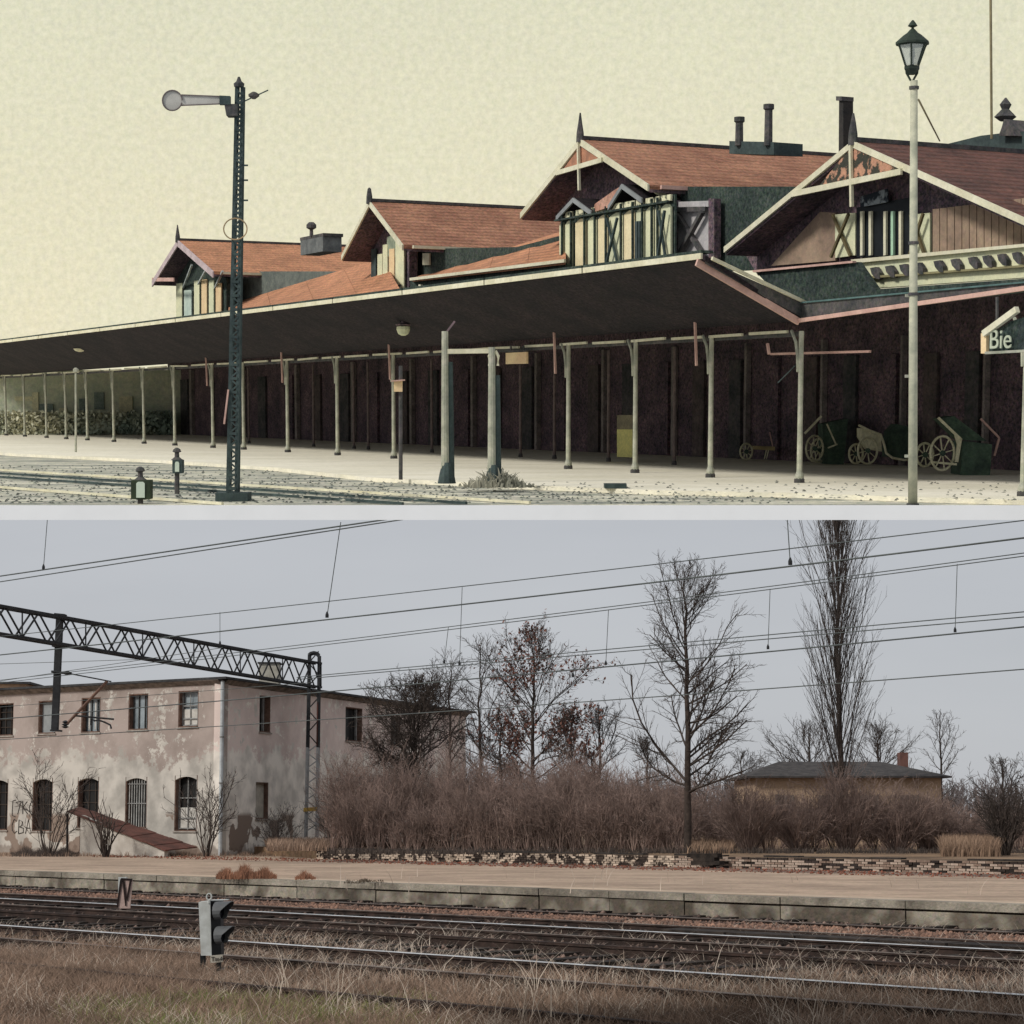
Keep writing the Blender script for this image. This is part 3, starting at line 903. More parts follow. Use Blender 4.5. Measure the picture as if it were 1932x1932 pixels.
for i in range(NP):
    t0, t1 = EXT * i / NP, EXT * (i + 1) / NP
    for sd in (-.5, .5):
        a, b = (1, 0) if i % 2 else (0, 1)
        MB().bar(tp(t0, a, sd), tp(t1, b, sd), .05, .05).build('diagonal', M_iron, gt)
    if i % 2 == 0:
        for top in (0, 1): MB().bar(tp(t0, top, -.5), tp(t1, top, .5), .04, .04).build('lacing', M_iron, gt)
    if i % 4 == 0: MB().bar(tp(t0, 0, -.5), tp(t0, 1, -.5), .045, .045).build('upright', M_iron, gt)
ms = thing('lattice_mast', 'tall lattice mast, dark above and pale grey below, standing left of the thicket', 'mast', FL.at(588, 1600, 93.0))
mb = FL.at(588, 1600, 93.0)
def mp_(x, y): return FL.at(x, y, 93.0)
LX = {'a': (574, 586.5), 'b': (600, 601.5)}
for (xb, xt, wd) in ((576, 583, .20), (597, 601.5, .24)):
    for dy in (0, .55):
        a = mp_(xb, 1580) + V(0, dy, 0); m_ = a.lerp(mp_(xt, 1236) + V(0, dy, 0), (1580 - 1411) / (1580 - 1236)); b = mp_(xt, 1236) + V(0, dy, 0)
        MB().bar(a, m_, wd, .1).build('leg', M_mastg, ms); MB().bar(m_ + V(0, 0, .004), b, wd, .1).build('upper_leg', M_iron, ms)
def mlx(y, s_): f = (1580 - y) / 344; return (576 + 7 * f) if s_ == 0 else (597 + 4.5 * f)
y = 1570; k = 0
while y > 1412:
    a = mp_(mlx(y, k % 2), y) + V(0, -.06, 0); b = mp_(mlx(y - 15, (k + 1) % 2), y - 15) + V(0, -.06, 0)
    MB().bar(a, b, .06, .05).build('lacing', M_mastg, ms); y -= 15; k += 1
while y > 1245:
    a = mp_(mlx(y, k % 2), y) + V(0, -.06, 0); b = mp_(mlx(y - 22, (k + 1) % 2), y - 22) + V(0, -.06, 0)
    MB().bar(a, b, .06, .05).build('lacing', M_iron, ms); y -= 22; k += 1
a = mp_(598.5, 1408) + V(0, -.1, 0); b = mp_(600, 1325) + V(0, -.1, 0); MB().bar(a, b, .12, .04).build('rusty_strip', M_mastr, ms)
a = mp_(583, 1237); b = mp_(601.5, 1237); q = MB().tube([a, a.lerp(b, .2) + V(0, 0, .09), a.lerp(b, .5) + V(0, 0, .12), a.lerp(b, .8) + V(0, 0, .09), b], .11, 6); q.build('cap', M_iron, ms)
a = mp_(573, 1528); b = mp_(599, 1526); q = MB().prism([a + V(0, -.14, -.09), b + V(0, -.14, -.09), b + V(0, -.14, .09), a + V(0, -.14, .09)], (0, .03, 0)); q.build('yellow_plate', mat('yellow_sign', (206, 170, 84), (180, 148, 80), rough=.8), ms)
q = MB().lathe(V(mb.x, mb.y + .25, .45), [(.6, 0), (.55, .25), (.42, .5), (.4, .55)], 8); q.build('foundation', mat('found_dark', (58, 54, 52), (38, 36, 36)), ms)

# hanging post with cantilever arm
hp = thing('drop_post', 'dark steel post hanging from the gantry above the left windows', 'gantry post', FL.at(108, 1378, 72.4))
YP = 72.4
H_ = lambda x, y, dy=0.0: FL.at(x, y, YP + dy)
MB().bar(H_(113, 1160), H_(103.5, 1378), .28, .22).build('post', M_iron, hp)
MB().bar(H_(96, 1378), H_(116, 1379), .3, .06).build('foot_plate', M_iron, hp)
MB().bar(H_(100, 1217), H_(124, 1218), .4, .14).build('bracket', M_iron, hp)
MB().bar(H_(104, 1161), H_(124, 1163), .4, .14).build('top_bracket', M_iron, hp)
cr = thing('cantilever_arm', 'rust brown cantilever arm with insulators reaching right from the hanging post', 'arm', H_(150, 1330, -.2))
M_rpipe = mat('pipe_rusty', (128, 98, 84), (84, 66, 58), rough=.8)
MB().tube([H_(126, 1366, -.2), H_(202, 1285, -.2)], .055, 7).build('tube', M_rpipe, cr)
MB().lathe(H_(123, 1374, -.2), [(.05, 0), (.14, .05), (.05, .09), (.14, .13), (.05, .18), (.12, .22), (.04, .28)], 8).build('insulator', M_iron, cr)
MB().tube([H_(97, 1267, -.2), H_(122, 1270, -.2), H_(128, 1270, -.2)], .05, 6).build('stay_rod', M_iron, cr)
MB().lathe(H_(127, 1274, -.2), [(.03, 0), (.16, .05), (.16, .1), (.03, .16)], 8).build('insulator', M_iron, cr)
MB().tube([H_(132, 1271, -.2), H_(210, 1286, -.2)], .025, 5).build('stay_wire', M_iron, cr)
MB().tube([H_(138, 1350, -.2), H_(215, 1357, -.2)], .035, 5).build('registration_tube', M_iron, cr)
MB().tube([H_(172, 1368, -.2), H_(172, 1356, -.2), H_(178, 1360, -.2), H_(186, 1359, -.2), H_(198, 1363, -.2), H_(208, 1368, -.2), H_(210, 1375, -.2)], .035, 5).build('steady_arm', M_iron, cr)

# ------------------------------------------------------------------ overhead wires
M_wire = mat('wire_grey', (92, 98, 96), (76, 80, 80), rough=.6)


def Yat(x, Y966): return Y966 / (1 + ((x - 966) / F) * (-tL.y / tL.x))


WIRES = [  # label, (x1,y1),(x2,y2), Y966, radius, twin
    ('messenger', 'upper of the two wires leaving the top of the frame at the far left', (-40, 1093), (770, 974), 30, .016),
    ('contact', 'lower of the two wires leaving the top of the frame at the far left', (-40, 1104), (800, 974), 30, .013),
    ('messenger', 'highest long wire, ending at the top right corner of the grey sky', (-40, 1205), (1980, 976), 43, .013),
    ('messenger', 'second long wire from the top of the grey sky', (-40, 1240), (1980, 1009), 30, .014),
    ('messenger', 'upper strand of the paired wire crossing the middle of the poplar crown', (-40, 1288), (1980, 1037), 45.8, .012),
    ('messenger', 'lower strand of the paired wire crossing the middle of the poplar crown', (-40, 1293), (1980, 1043), 45.2, .012),
    ('contact', 'upper wire of the close triple that crosses the poplar trunk', (560, 1278), (1980, 1150), 43, .012),
    ('contact', 'middle wire of the close triple that crosses the poplar trunk', (560, 1282), (1980, 1160), 42.5, .012),
    ('contact', 'lowest wire of the close triple, in front of the windows at the left', (-40, 1360), (1980, 1178), 45.8, .018),
    ('contact', 'lowest wire of all, crossing the plaster wall and the bare oak', (-40, 1398), (1980, 1259), 57, .017),
    ('feeder', 'thin wire slanting behind the gantry truss at the left', (-40, 1254), (300, 1243), 70, .015),
    ('feeder', 'thin wire sloping up past the hanging post', (-40, 1291), (420, 1222), 62, .014),
    ('feeder', 'thin wire close above the upper left windows', (-40, 1337), (585, 1288), 60, .012)]
for kd, lb, a, b, Y9, r in WIRES:
    pts = []
    for i in range(9):
        t = i / 8; x = a[0] + (b[0] - a[0]) * t; y = a[1] + (b[1] - a[1]) * t
        pts.append(FL.at(x, y + 5 * 4 * t * (1 - t) * (1 if b[0] - a[0] > 1500 else 0), Yat(x, Y9)))
    q = MB().tube(pts, r * .85, 5)
    q.build(kd + '_wire', M_wire, label=lb, cat='overhead wire', group='overhead line wires', smooth=True)
DROP = [((90, 972), (82, 1072), 30, 'leftmost of the sky'), ((643, 985), (617, 1163), 30, 'slanting, above the lattice mast'), ((872, 1108), (867, 1253), 43, 'long one over the middle trees'),
        ((415, 1155), (415, 1215), 43, 'short one over the gantry truss'), ((846, 1183), (838, 1250), 45.8, 'just left of the long one over the middle trees'), ((1148, 1151), (1143, 1253), 45.8, 'left of the bare oak'),
        ((1453, 1111), (1449, 1223), 45.8, 'between the oak and the poplar'), ((1485, 974), (1491, 1063), 30, 'coming down from the top edge beside the poplar'),
        ((1806, 1064), (1802, 1191), 45.8, 'rightmost'), ((1083, 1242), (1081, 1276), 43, 'shortest, above the brown-leaved oak')]
for a, b, Y9, lb in DROP:
    A, B = FL.at(*a, Yat(a[0], Y9)), FL.at(*b, Yat(b[0], Y9))
    d = thing('dropper', 'thin vertical dropper between two wires, ' + lb, 'dropper', B, group='droppers between overhead wires')
    MB().tube([A, B], .007, 4).build('rod', M_wire, d); MB().lathe(B - V(0, 0, .02), [(.028, 0), (.028, .05), (.01, .1)], 6).build('clamp', M_iron, d)

# ------------------------------------------------------------------ track signals
sg = thing('shunting_signal', 'low two-lamp shunting signal with a pale side plate standing in the foreground grass', 'signal', FL.gr(398, 1846, 0))
YS = FL.gr(398, 1846, 0).y
G_ = lambda x, y, dy=0.0: FL.at(x, y, YS + dy)
M_sp = mat('signal_pale', (208, 212, 210), (176, 178, 174), scale=5, rough=.7)
M_sb = mat('signal_black', (30, 31, 33), (20, 20, 22), rough=.55)
M_sgrey = mat('signal_hood_grey', (104, 106, 108), (74, 76, 78), rough=.6)
a, b, c, d = G_(375, 1802), G_(398, 1802), G_(396, 1698), G_(373, 1700)
MB().prism([G_(379, 1803), G_(399, 1803), G_(396.5, 1700), G_(374.5, 1702)], (0, .32, 0)).build('side_plate', M_sp, sg)
MB().prism([G_(399.5, 1803, .03), G_(417, 1803, .18), G_(416, 1701, .18), G_(397, 1700, .03)], (0, .3, 0)).build('body', M_sb, sg)
MB().prism([G_(396, 1700, .01), G_(428, 1699, .14), G_(428, 1697.5, .14), G_(396, 1698.5, .01)], (0, .25, 0)).build('top_lid', M_sp, sg)
q = MB(); pc = G_(394.5, 1692); ring = [pc + V(math.cos(t) * .035, 0, math.sin(t) * .045) for t in [i * math.pi / 5 for i in range(11)]]; q.tube(ring, .012, 5, False); q.tube([pc - V(0, 0, .09), pc - V(0, 0, .045)], .02, 5); q.build('lug', M_sp, sg)


def hood(cx, cy, ln, r):
    """tapered hood open to the right, longer at its top"""
    ax = V(.93, -.36, .05).normalized(); up = V(0, 0, 1); sd = ax.cross(up).normalized(); up = sd.cross(ax)
    p0 = G_(cx, cy, .02)
    q = MB(); N = 14; o = 0; vs = []
    for lay, rr_ in ((0, r), (1, r * .93)):
        for i in range(N + 1):
            t = R(-60) + R(300) * i / N
            dr = sd * math.cos(t) + up * math.sin(t)
            l2 = ln * (.42 + .58 * max(0, math.sin(t)) ** .7)
            vs += [p0 + dr * rr_, p0 + ax * l2 + dr * rr_ * .98]
    f = []
    n2 = 2 * (N + 1)
    for i in range(N):
        f.append((2 * i, 2 * i + 1, 2 * i + 3, 2 * i + 2)); f.append((n2 + 2 * i, n2 + 2 * i + 2, n2 + 2 * i + 3, n2 + 2 * i + 1))
        f.append((2 * i + 1, n2 + 2 * i + 1, n2 + 2 * i + 3, 2 * i + 3))
    q.add(vs, f); h = q.build('hood', M_sgrey, sg, smooth=False)
    l = MB(); pts = [p0 + ax * .03 + (sd * math.cos(t) + up * math.sin(t)) * r * .85 for t in [i * math.pi / 6 for i in range(12)]]
    l.prism(pts, ax * .02); l.build('lens', mat('lens_dark', (16, 16, 24), (10, 10, 16), rough=.2), h)


hood(409, 1719, .25, .13); hood(411, 1765, .25, .125)
MB().prism([G_(397, 1817, -.03), G_(420, 1815, -.03), G_(420, 1801, -.03), G_(397, 1803, -.03)], (0, .02, 0)).build('number_plate', mat('plate_cream', (196, 190, 178), (160, 154, 142), rough=.9), sg)
text('lettering', 'Tm4', .085, M_sb, face_matrix(G_(398.2, 1813.5, -.037), V(1, 0, .06), V(0, 0, 1)), sg, ext=.002)
for x in (383, 412): MB().bar(G_(x, 1800, .12), G_(x, 1848, .12), .07, .07).build('leg', M_sb, sg)
MB().box(G_(378, 1840).x, G_(420, 1840).x, YS, YS + .35, -.05, .12).build('base', M_sb, sg)

vb = thing('marker_board', 'small leaning faded board with a dark V mark between the left tracks', 'marker board', FL.gr(237, 1728, 0))
YV = FL.gr(237, 1728, 0).y
K = lambda x, y, dy=0.0: FL.at(x, y, YV + dy)
brd = MB().prism([K(222, 1714), K(245.5, 1714), K(249.5, 1661), K(228, 1659)], (0, .05, 0)).build('board', mat('board_faded_pink', (196, 170, 160), (168, 146, 138), scale=6, rough=1, bump=.2), vb)
M_vd = mat('mark_dark', (48, 36, 34), (34, 28, 28), rough=1)
for pts in ([(230.5, 1660), (234.5, 1660), (238.5, 1690), (238, 1709), (236, 1709)], [(244.5, 1661), (248.5, 1661), (240.5, 1700), (238.8, 1694)], [(226.5, 1659), (231, 1659), (222.5, 1712), (219.5, 1712)], [(228, 1656.5), (249.5, 1658), (249.5, 1661), (228, 1660)]):
    MB().prism([K(x, y, -.02) for x, y in pts], (0, .018, 0)).build('stroke', M_vd, vb)
MB().bar(K(235, 1714, .06), K(235, 1732, .06), .07, .07).build('post', M_rust, vb)
km = FL.gr(233, 1662, .3); km = FL.at(231, 1655, 50)
MB().box(km.x - .1, km.x + .1, 50, 50.12, 0.0, km.z).build('marker_post', M_sp, label='tiny pale marker post standing behind the V board', cat='post')

# ------------------------------------------------------------------ trees and shrubs
M_bark = mat('bark_dark', (74, 64, 58), (44, 38, 34), scale=6, rough=1, bump=.4)
M_twig = mat('twig_grey', (84, 76, 72), (62, 56, 52), scale=2, rough=1, island=.25)
M_twigb = mat('twig_brown', (160, 138, 128), (112, 96, 88), scale=1, rough=1, island=.35)
M_twigd = mat('twig_dark', (84, 74, 68), (58, 52, 48), scale=1, rough=1, island=.3)
M_leafb = mat('leaf_russet', (134, 92, 80), (98, 74, 66), scale=1, rough=1, island=.35)
RG = .85
make_tree('bare_oak_tree', 'tall bare oak with a straight dark trunk standing alone right of the long thicket', 'tree', 1298, 1600, 74.4, 1078, 140, M_bark, M_twigd, 11, 'oak', RG, nprim=42, rtrunk=.135, rmin=.0075, t_first=.19,
          env=lambda t: 1.0 if t < .42 else max(.2, 1.0 - 1.35 * (t - .42)))
make_tree('poplar_tree', 'very tall slim poplar rising out of the picture behind the small house', 'tree', 1588, 1590, 93, 890, 76, M_bark, M_twig, 12, 'poplar', RG, nprim=100, rtrunk=.14, rmin=.008, t_first=.06,
          env=lambda t: 1.0 if t > .5 else .78 + .4 * t)
make_tree('russet_oak_tree', 'young oak still holding russet leaves, rising above the middle of the thicket', 'tree', 1005, 1590, 90, 1203, 120, M_bark, M_twigd, 13, 'oak', RG, nprim=36, rtrunk=.11, leaf=M_leafb, leaves=2400, t_first=.25,
          env=lambda t: 1.0 if t < .6 else 1.0 - .75 * (t - .6) / .4)
make_tree('slim_tree', 'slim two-stemmed bare tree left of the russet oak', 'tree', 905, 1590, 96, 1222, 62, M_bark, M_twig, 14, 'thin', RG, nprim=26, rtrunk=.1, t_first=.3)
make_tree('slim_tree', 'slender bare tree rising behind the far end of the building roof', 'tree', 848, 1590, 100, 1246, 50, M_bark, M_twig, 15, 'thin', RG, nprim=24, rtrunk=.09, t_first=.35)
make_tree('dense_tree', 'dense dark bare tree hiding the far end of the side wall', 'tree', 782, 1600, 87, 1290, 104, M_bark, M_twigd, 16, 'dense', RG, nprim=48, rtrunk=.13, t_first=.3, rmin=.012, env=lambda t: 1 if t < .8 else .8)
make_tree('young_oak', 'low young oak with sparse russet leaves between the russet oak and the crooked tree', 'tree', 1078, 1590, 88, 1342, 58, M_bark, M_twig, 25, 'oak', RG, nprim=22, rtrunk=.07, leaf=M_leafb, leaves=1100, t_first=.25)
make_tree('young_oak', 'low young oak with russet leaves in front of the slim two-stemmed tree', 'tree', 945, 1590, 87, 1350, 55, M_bark, M_twig, 26, 'oak', RG, nprim=22, rtrunk=.07, leaf=M_leafb, leaves=900, t_first=.25)
make_tree('crooked_tree', 'small crooked bare tree between the russet oak and the tall bare oak', 'tree', 1132, 1590, 92, 1345, 62, M_bark, M_twig, 17, 'oak', RG, nprim=18, rtrunk=.1, t_first=.4)
make_tree('thin_tree', 'thin bare tree with a pointed top just right of the small house', 'tree', 1778, 1590, 104, 1352, 36, M_bark, M_twig, 18, 'thin', RG, nprim=24, rtrunk=.08, t_first=.2)
make_tree('bare_tree', 'spreading bare tree behind the house roof left of the poplar', 'tree', 1530, 1590, 112, 1372, 92, M_bark, M_twig, 19, 'thin', RG, nprim=44, rtrunk=.1, t_first=.15)
make_tree('bare_tree', 'bushy bare tree behind the house roof right of the poplar', 'tree', 1660, 1590, 112, 1372, 80, M_bark, M_twig, 20, 'thin', RG, nprim=46, rtrunk=.1, t_first=.15)
make_tree('bare_tree', 'bare bushy tree cut by the right edge of the picture', 'tree', 1895, 1600, 78, 1438, 60, M_bark, M_twig, 21, 'thin', RG, nprim=26, rtrunk=.06, t_first=.08)
make_tree('bare_tree', 'low bare tree seen behind the lower branches of the tall bare oak', 'tree', 1222, 1590, 105, 1400, 60, M_bark, M_twig, 22, 'oak', RG, nprim=20, rtrunk=.08, t_first=.25)
make_tree('bare_tree', 'low bare tree right behind the left corner of the house roof', 'tree', 1400, 1590, 118, 1425, 55, M_bark, M_twig, 23, 'oak', RG, nprim=20, rtrunk=.08, t_first=.2)


def shrub(name, label, cat, px, yb, Y, ytop, hw, stems, seed, m, z=None, levels=2, r0=.03, rmin=.011, nb=(6, 3)):
    rng = np.random.default_rng(seed); b = FL.at(px, yb, Y)
    if z is not None: b.z = z
    h = FL.at(px, ytop, Y).z - b.z; w = hw * Y / F
    root = thing(name, label, cat, b)
    v, f = segs_to_mesh(shrub_segs(rng, b, h, w, stems, levels, rmin, 0, r0, nb), 3)
    link_mesh('branches', v, f, m, root); return root


shrub('sapling_clump', 'leafless sapling clump in front of the two leftmost lower windows', 'shrub', 92, 1606, 86.5, 1425, 72, 12, 31, M_twigd, .5, r0=.03, nb=(7, 4))
shrub('bare_shrub', 'dark fanned shrub in front of the white cellar wall', 'shrub', 201, 1606, 85, 1500, 46, 15, 32, M_twigd, .5, levels=1, r0=.045)
shrub('bare_shrub', 'upright leafless shrub between the lower right window and the downpipe', 'shrub', 390, 1606, 86, 1440, 50, 15, 33, M_twigd, .5, r0=.03)
shrub('bare_shrub', 'pale fanned shrub between the downpipe and the lattice mast', 'shrub', 522, 1606, 88, 1515, 62, 22, 34, M_twig, .5, r0=.02, rmin=.009)
for i, (px, yt, hw, lb) in enumerate(((1415, 1474, 104, 'leftmost of the purple-brown shrubs before the house'), (1508, 1484, 102, 'second of the shrubs before the house, below the roof left end'),
                                      (1598, 1448, 84, 'tallest shrub, right under the poplar trunk'), (1692, 1480, 104, 'fourth shrub before the house, left of its right corner'),
                                      (1756, 1496, 78, 'low shrub hiding the right corner of the house'))):
    shrub('brown_shrub', 'bare fan-shaped shrub, ' + lb, 'shrub', px, 1612, 77 + i * .4, yt, hw, 80, 40 + i, M_twigb, RG, r0=.02, rmin=.0075, nb=(7, 4))
shrub('brown_shrub', 'bare fan-shaped shrub cut by the right edge of the picture', 'shrub', 1898, 1616, 70, 1475, 55, 50, 48, M_twigd, RG, r0=.026)


def thicket(name, label, spots, seed, m, kind='stuff'):
    rng = np.random.default_rng(seed); out = []
    for (px, Y, yt, hw, st) in spots:
        b = FL.at(px, 1600, Y); b.z = RG; h = FL.at(px, yt, Y).z - RG
        out += shrub_segs(rng, b, h, hw * Y / F, st, 2, .0075, 0, .015, (6, 4))
    v, f = segs_to_mesh(out, 3)
    link_mesh(name, v, f, m, label=label, kind=kind)


rt = random.Random(9)
sp = []
for i in range(120):
    px = 625 + 680 * (i + rt.random()) / 120; row = i % 4
    env = 1434 + (24 if px < 690 else 0) + (18 if px > 1180 else 0) + 12 * math.sin(px / 37) + 9 * math.sin(px / 13.7)
    sp.append((px, 75.2 + row * 3.2 + (81 - 76) * (1 - (px - 600) / 700) , env + rt.uniform(-30, 50) + (45 if row == 0 else 0), rt.uniform(30, 60), 20))
thicket('thicket', 'long dense thicket of bare purplish-brown bushes behind the brick wall', sp, 51, M_twigb)
sp = [(1320 + 620 * (i + rt.random()) / 60, 79 + (i % 4) * 3.5, 1518 + rt.uniform(-28, 40), rt.uniform(30, 60), 18) for i in range(60)]
thicket('far_thicket', 'lower hazy brown bushes behind the shrubs at the right', sp, 52, M_twigb)
sp = [(610 + 110 * (i + rt.random()) / 12, 84 + (i % 3) * 2, 1500 + rt.uniform(-40, 30), rt.uniform(30, 45), 14) for i in range(12)]
thicket('brush', 'brushwood at the foot of the side wall beside the mast', sp, 53, M_twig)
# distant tree line
rng = np.random.default_rng(60); out = []
for i in range(70):
    px = 1000 + 1000 * i / 70 + rt.uniform(-6, 6); Y = 240 + rt.uniform(-20, 40)
    b = FL.at(px, 1545, Y); b.z = 0; h = FL.at(px, 1462 + rt.uniform(-18, 25), Y).z
    out += shrub_segs(rng, b, h, 28 * Y / F, 9, 2, .045, 0, .1, (6, 3))
v, f = segs_to_mesh(out, 3)
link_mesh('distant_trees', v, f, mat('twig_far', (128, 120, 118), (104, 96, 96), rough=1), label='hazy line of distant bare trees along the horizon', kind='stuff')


# ------------------------------------------------------------------ grasses
def blades(rng, P, H, wd, bend, seg=3):
    """curved blades: (n) base points, heights"""
    n = len(P); az = rng.random(n) * 2 * math.pi
    d = np.stack([np.cos(az), np.sin(az), np.zeros(n)], 1); H = H[:, None]; B = (bend * (0.3 + rng.random(n)))[:, None] * H
    wv = np.stack([np.ones(n), np.zeros(n), np.zeros(n)], 1) * wd * (0.6 + .8 * rng.random((n, 1)))
    wv = wv * .85 + np.cross(d, [0, 0, 1.]) * wd * .4
    vs = []
    for i in range(seg + 1):
        t = i / seg
        c = P + d * B * t * t + np.array([0, 0, 1.]) * H * (t - 0.25 * t * t * np.minimum(1, B / H))
        k = (1 - t) ** .7 + .12
        vs.append(c - wv * k / 2); vs.append(c + wv * k / 2)
    v = np.stack(vs, 1).reshape(-1, 3); m = 2 * (seg + 1)
    f = np.concatenate([(np.arange(n) * m)[:, None] + np.array([2 * i, 2 * i + 1, 2 * i + 3, 2 * i + 2]) for i in range(seg)], 0)
    return v, f


def clump(rng, n, c, spread):
    k = rng.integers(0, len(c), n)
    return c[k] + rng.normal(0, spread, (n, 2))


M_gdry = mat('grass_dry', (154, 130, 112), (104, 86, 74), scale=.5, rough=1, island=.4)
M_gpale = mat('grass_pale', (206, 192, 176), (150, 134, 120), scale=.8, rough=1, island=.3)
M_ggreen = mat('grass_green', (104, 116, 62), (132, 128, 84), scale=.8, rough=1, island=.35)
M_gred = mat('grass_red', (150, 106, 82), (112, 80, 64), scale=1, rough=1, island=.35)


def field(name, label, n, xr, yr, hr, wd, bend, m, seed, keep=None, patch=.45, spread=.16):
    """grass on ground seen between picture columns xr and rows yr"""
    rng = np.random.default_rng(seed)
    x = rng.uniform(*xr, n); y = rng.uniform(*yr, n)
    if keep is not None:
        k = np.array([keep(a, b) for a, b in zip(x, y)]) > rng.random(n); x, y = x[k], y[k]
    Y = EYE * F / (y - 1540); X = (x - 966) / F * Y
    P = np.stack([X, Y, np.zeros(len(X)) - .01], 1)
    s = np.sin(P[:, 0] * 2.1 + seed) * np.sin(P[:, 1] * 1.4 + 2) + .6 * np.sin(P[:, 0] * 5.3) * np.sin(P[:, 1] * 3.9 + seed) + rng.normal(0, .5, len(P))
    k = s > -patch
    P = P[k]; s = s[k]
    H = rng.uniform(hr[0], hr[1], len(P)) * (0.75 + .2 * np.clip(s, 0, 1.5))
    v, f = blades(rng, P, H, wd, bend)
    link_mesh(name, v, f, m, label=label, kind='stuff')


field('dry_grass', 'dense dry brown grass filling the foreground below the polished rail', 66000, (-60, 1990), (1838, 1990), (.14, .36), .009, .8, M_gdry, 1,
      keep=lambda x, y: 1.0 if y > 1870 - (0 if x > 900 else 40) + 20 * math.sin(x / 90) else .35, patch=1.2)
field('left_grass', 'dry brown grass between the rails at the left', 15000, (-60, 760), (1762, 1850), (.10, .28), .009, .9, M_gdry, 2,
      keep=lambda x, y: 1 if x < 380 else max(0, 1 - (x - 380) / 380), patch=.9)
field('track_weeds', 'pale wispy weeds along the rails', 12000, (-60, 1990), (1742, 1870), (.10, .30), .007, 1.4, M_gpale, 3, patch=-.35)
field('pale_stalks', 'long pale bent grass stalks rising in front of the rails', 1700, (500, 1990), (1850, 1950), (.45, .95), .008, .9, M_gpale, 4, patch=-.25,
      keep=lambda x, y: .25 + .75 * (abs((x % 460) - 120) < 70))
field('grass_tips', 'pale frayed tips scattered in the foreground grass', 9000, (-60, 1990), (1850, 1990), (.22, .44), .007, 1.2, M_gpale, 5, patch=.0)
field('green_grass', 'green grass showing at the bottom edge left of the middle', 26000, (130, 900), (1888, 1990), (.12, .30), .012, .9, M_ggreen, 6,
      keep=lambda x, y: max(0, 1 - abs(x - 450) / 420), patch=.5)


field('tall_grass', 'tall dry brown grass hiding the siding rail at the left', 15000, (-60, 400), (1800, 1885), (.2, .42), .009, .8, M_gdry, 21, patch=1.0)
field('frayed_grass', 'frayed pale grass heads behind the left rails', 3600, (-60, 900), (1768, 1850), (.2, .42), .007, 1.4, M_gpale, 23, patch=-.1)


def tuft(name, label, x0, x1, yb, h, n, m, seed, Yp):
    rng = np.random.default_rng(seed)
    x = rng.uniform(x0, x1, n); P = []
    for a in x:
        p = FL.gr(a, yb + rng.uniform(-2.5, 2.5), .5); P.append((p.x, p.y, .49))
    P = np.array(P); e = 1 - ((x - (x0 + x1) / 2) / ((x1 - x0) / 2)) ** 2
    H = h * rng.uniform(.5, 1, n) * (.5 + .5 * np.clip(e, 0, 1)) * (.8 + .3 * np.sin(x / 6))
    v, f = blades(rng, P, H, .02, .35); link_mesh(name, v, f, m, label=label, kind='stuff')


tuft('red_tuft', 'reddish dry grass tufts along the platform edge near the mast', 408, 522, 1656, .42, 1500, M_gred, 7, 0)
tuft('red_tuft', 'small reddish grass tuft right of the larger one on the platform', 556, 596, 1658, .26, 260, M_gred, 8, 0)
tuft('weed_mat', 'flat dark weed mat on the platform edge', 650, 724, 1664, .1, 420, mat('weed_dark', (96, 84, 70), (70, 62, 52), island=.3), 9, 0)
tuft('wall_weeds', 'brown weeds and rubble along the foot of the building', -30, 600, 1614, .3, 2600, M_gdry, 10, 0)
tuft('wall_weeds_dark', 'dark brushy weeds below the leftmost windows', 20, 150, 1614, .55, 1300, M_twigd, 11, 0)


def rfield(name, label, x0, x1, Y0, Y1, n, h, m, seed):
    rng = np.random.default_rng(seed); Y = rng.uniform(Y0, Y1, n); x = rng.uniform(x0, x1, n)
    P = np.stack([(x - 966) / F * Y, Y, np.full(n, RG - .02)], 1)
    v, f = blades(rng, P, rng.uniform(.4, 1, n) * h, .03, .4); link_mesh(name, v, f, m, label=label, kind='stuff')


M_gtan = mat('grass_tan', (160, 134, 112), (118, 96, 80), scale=.6, rough=1, island=.25)
rfield('tan_grass', 'tan dry grass in the gap between the shrubs at the right edge', 1770, 1880, 68, 80, 5000, .8, M_gtan, 12)
rfield('tan_grass', 'tan dry grass beside the foot of the tall bare oak', 1290, 1380, 74, 84, 2600, .55, M_gtan, 13)
rfield('dark_weeds', 'low dark weeds along the top of the brick wall', 620, 1930, 73.5, 75.5, 3000, .3, M_twigd, 14)

# ================================================================== THE OLD STATION (frame FU)
tU, pU = FU.t, FU.p
SF = dict(frame=FU)
GR = .28
U_cream = mat('old_cream', (226, 222, 196), (206, 200, 170), scale=1.2, rough=1, grain=.12, gscale=7)
U_ground = mat('platform_pale_gravel', (246, 240, 220), (230, 224, 200), scale=.5, rough=1, grain=.10, gscale=5, stretch=(.4, 1, 1), bump=.15)
U_bed = mat('trackbed_grey', (220, 216, 194), (138, 142, 132), scale=1.0, rough=1, grain=.35, gscale=5, stretch=(.3, 1, 1), lo=.4, hi=.62, bump=.4)
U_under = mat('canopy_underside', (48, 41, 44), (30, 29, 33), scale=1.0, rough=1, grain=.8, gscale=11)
U_white = mat('terrace_edge_white', (246, 246, 244), (240, 240, 238), scale=1, rough=.9)
U_dark = mat('timber_dark', (96, 92, 90), (66, 68, 68), scale=1.4, rough=1, grain=.4, gscale=8)
U_maroon = mat('wall_maroon', (118, 100, 104), (78, 70, 76), scale=1.0, rough=1, grain=.75, gscale=11)
U_green = mat('wall_green', (66, 78, 70), (44, 54, 52), scale=1.0, rough=1, grain=.75, gscale=11)
U_post = mat('post_paint', (190, 190, 170), (140, 142, 126), scale=2, rough=.9, grain=.15, gscale=6)
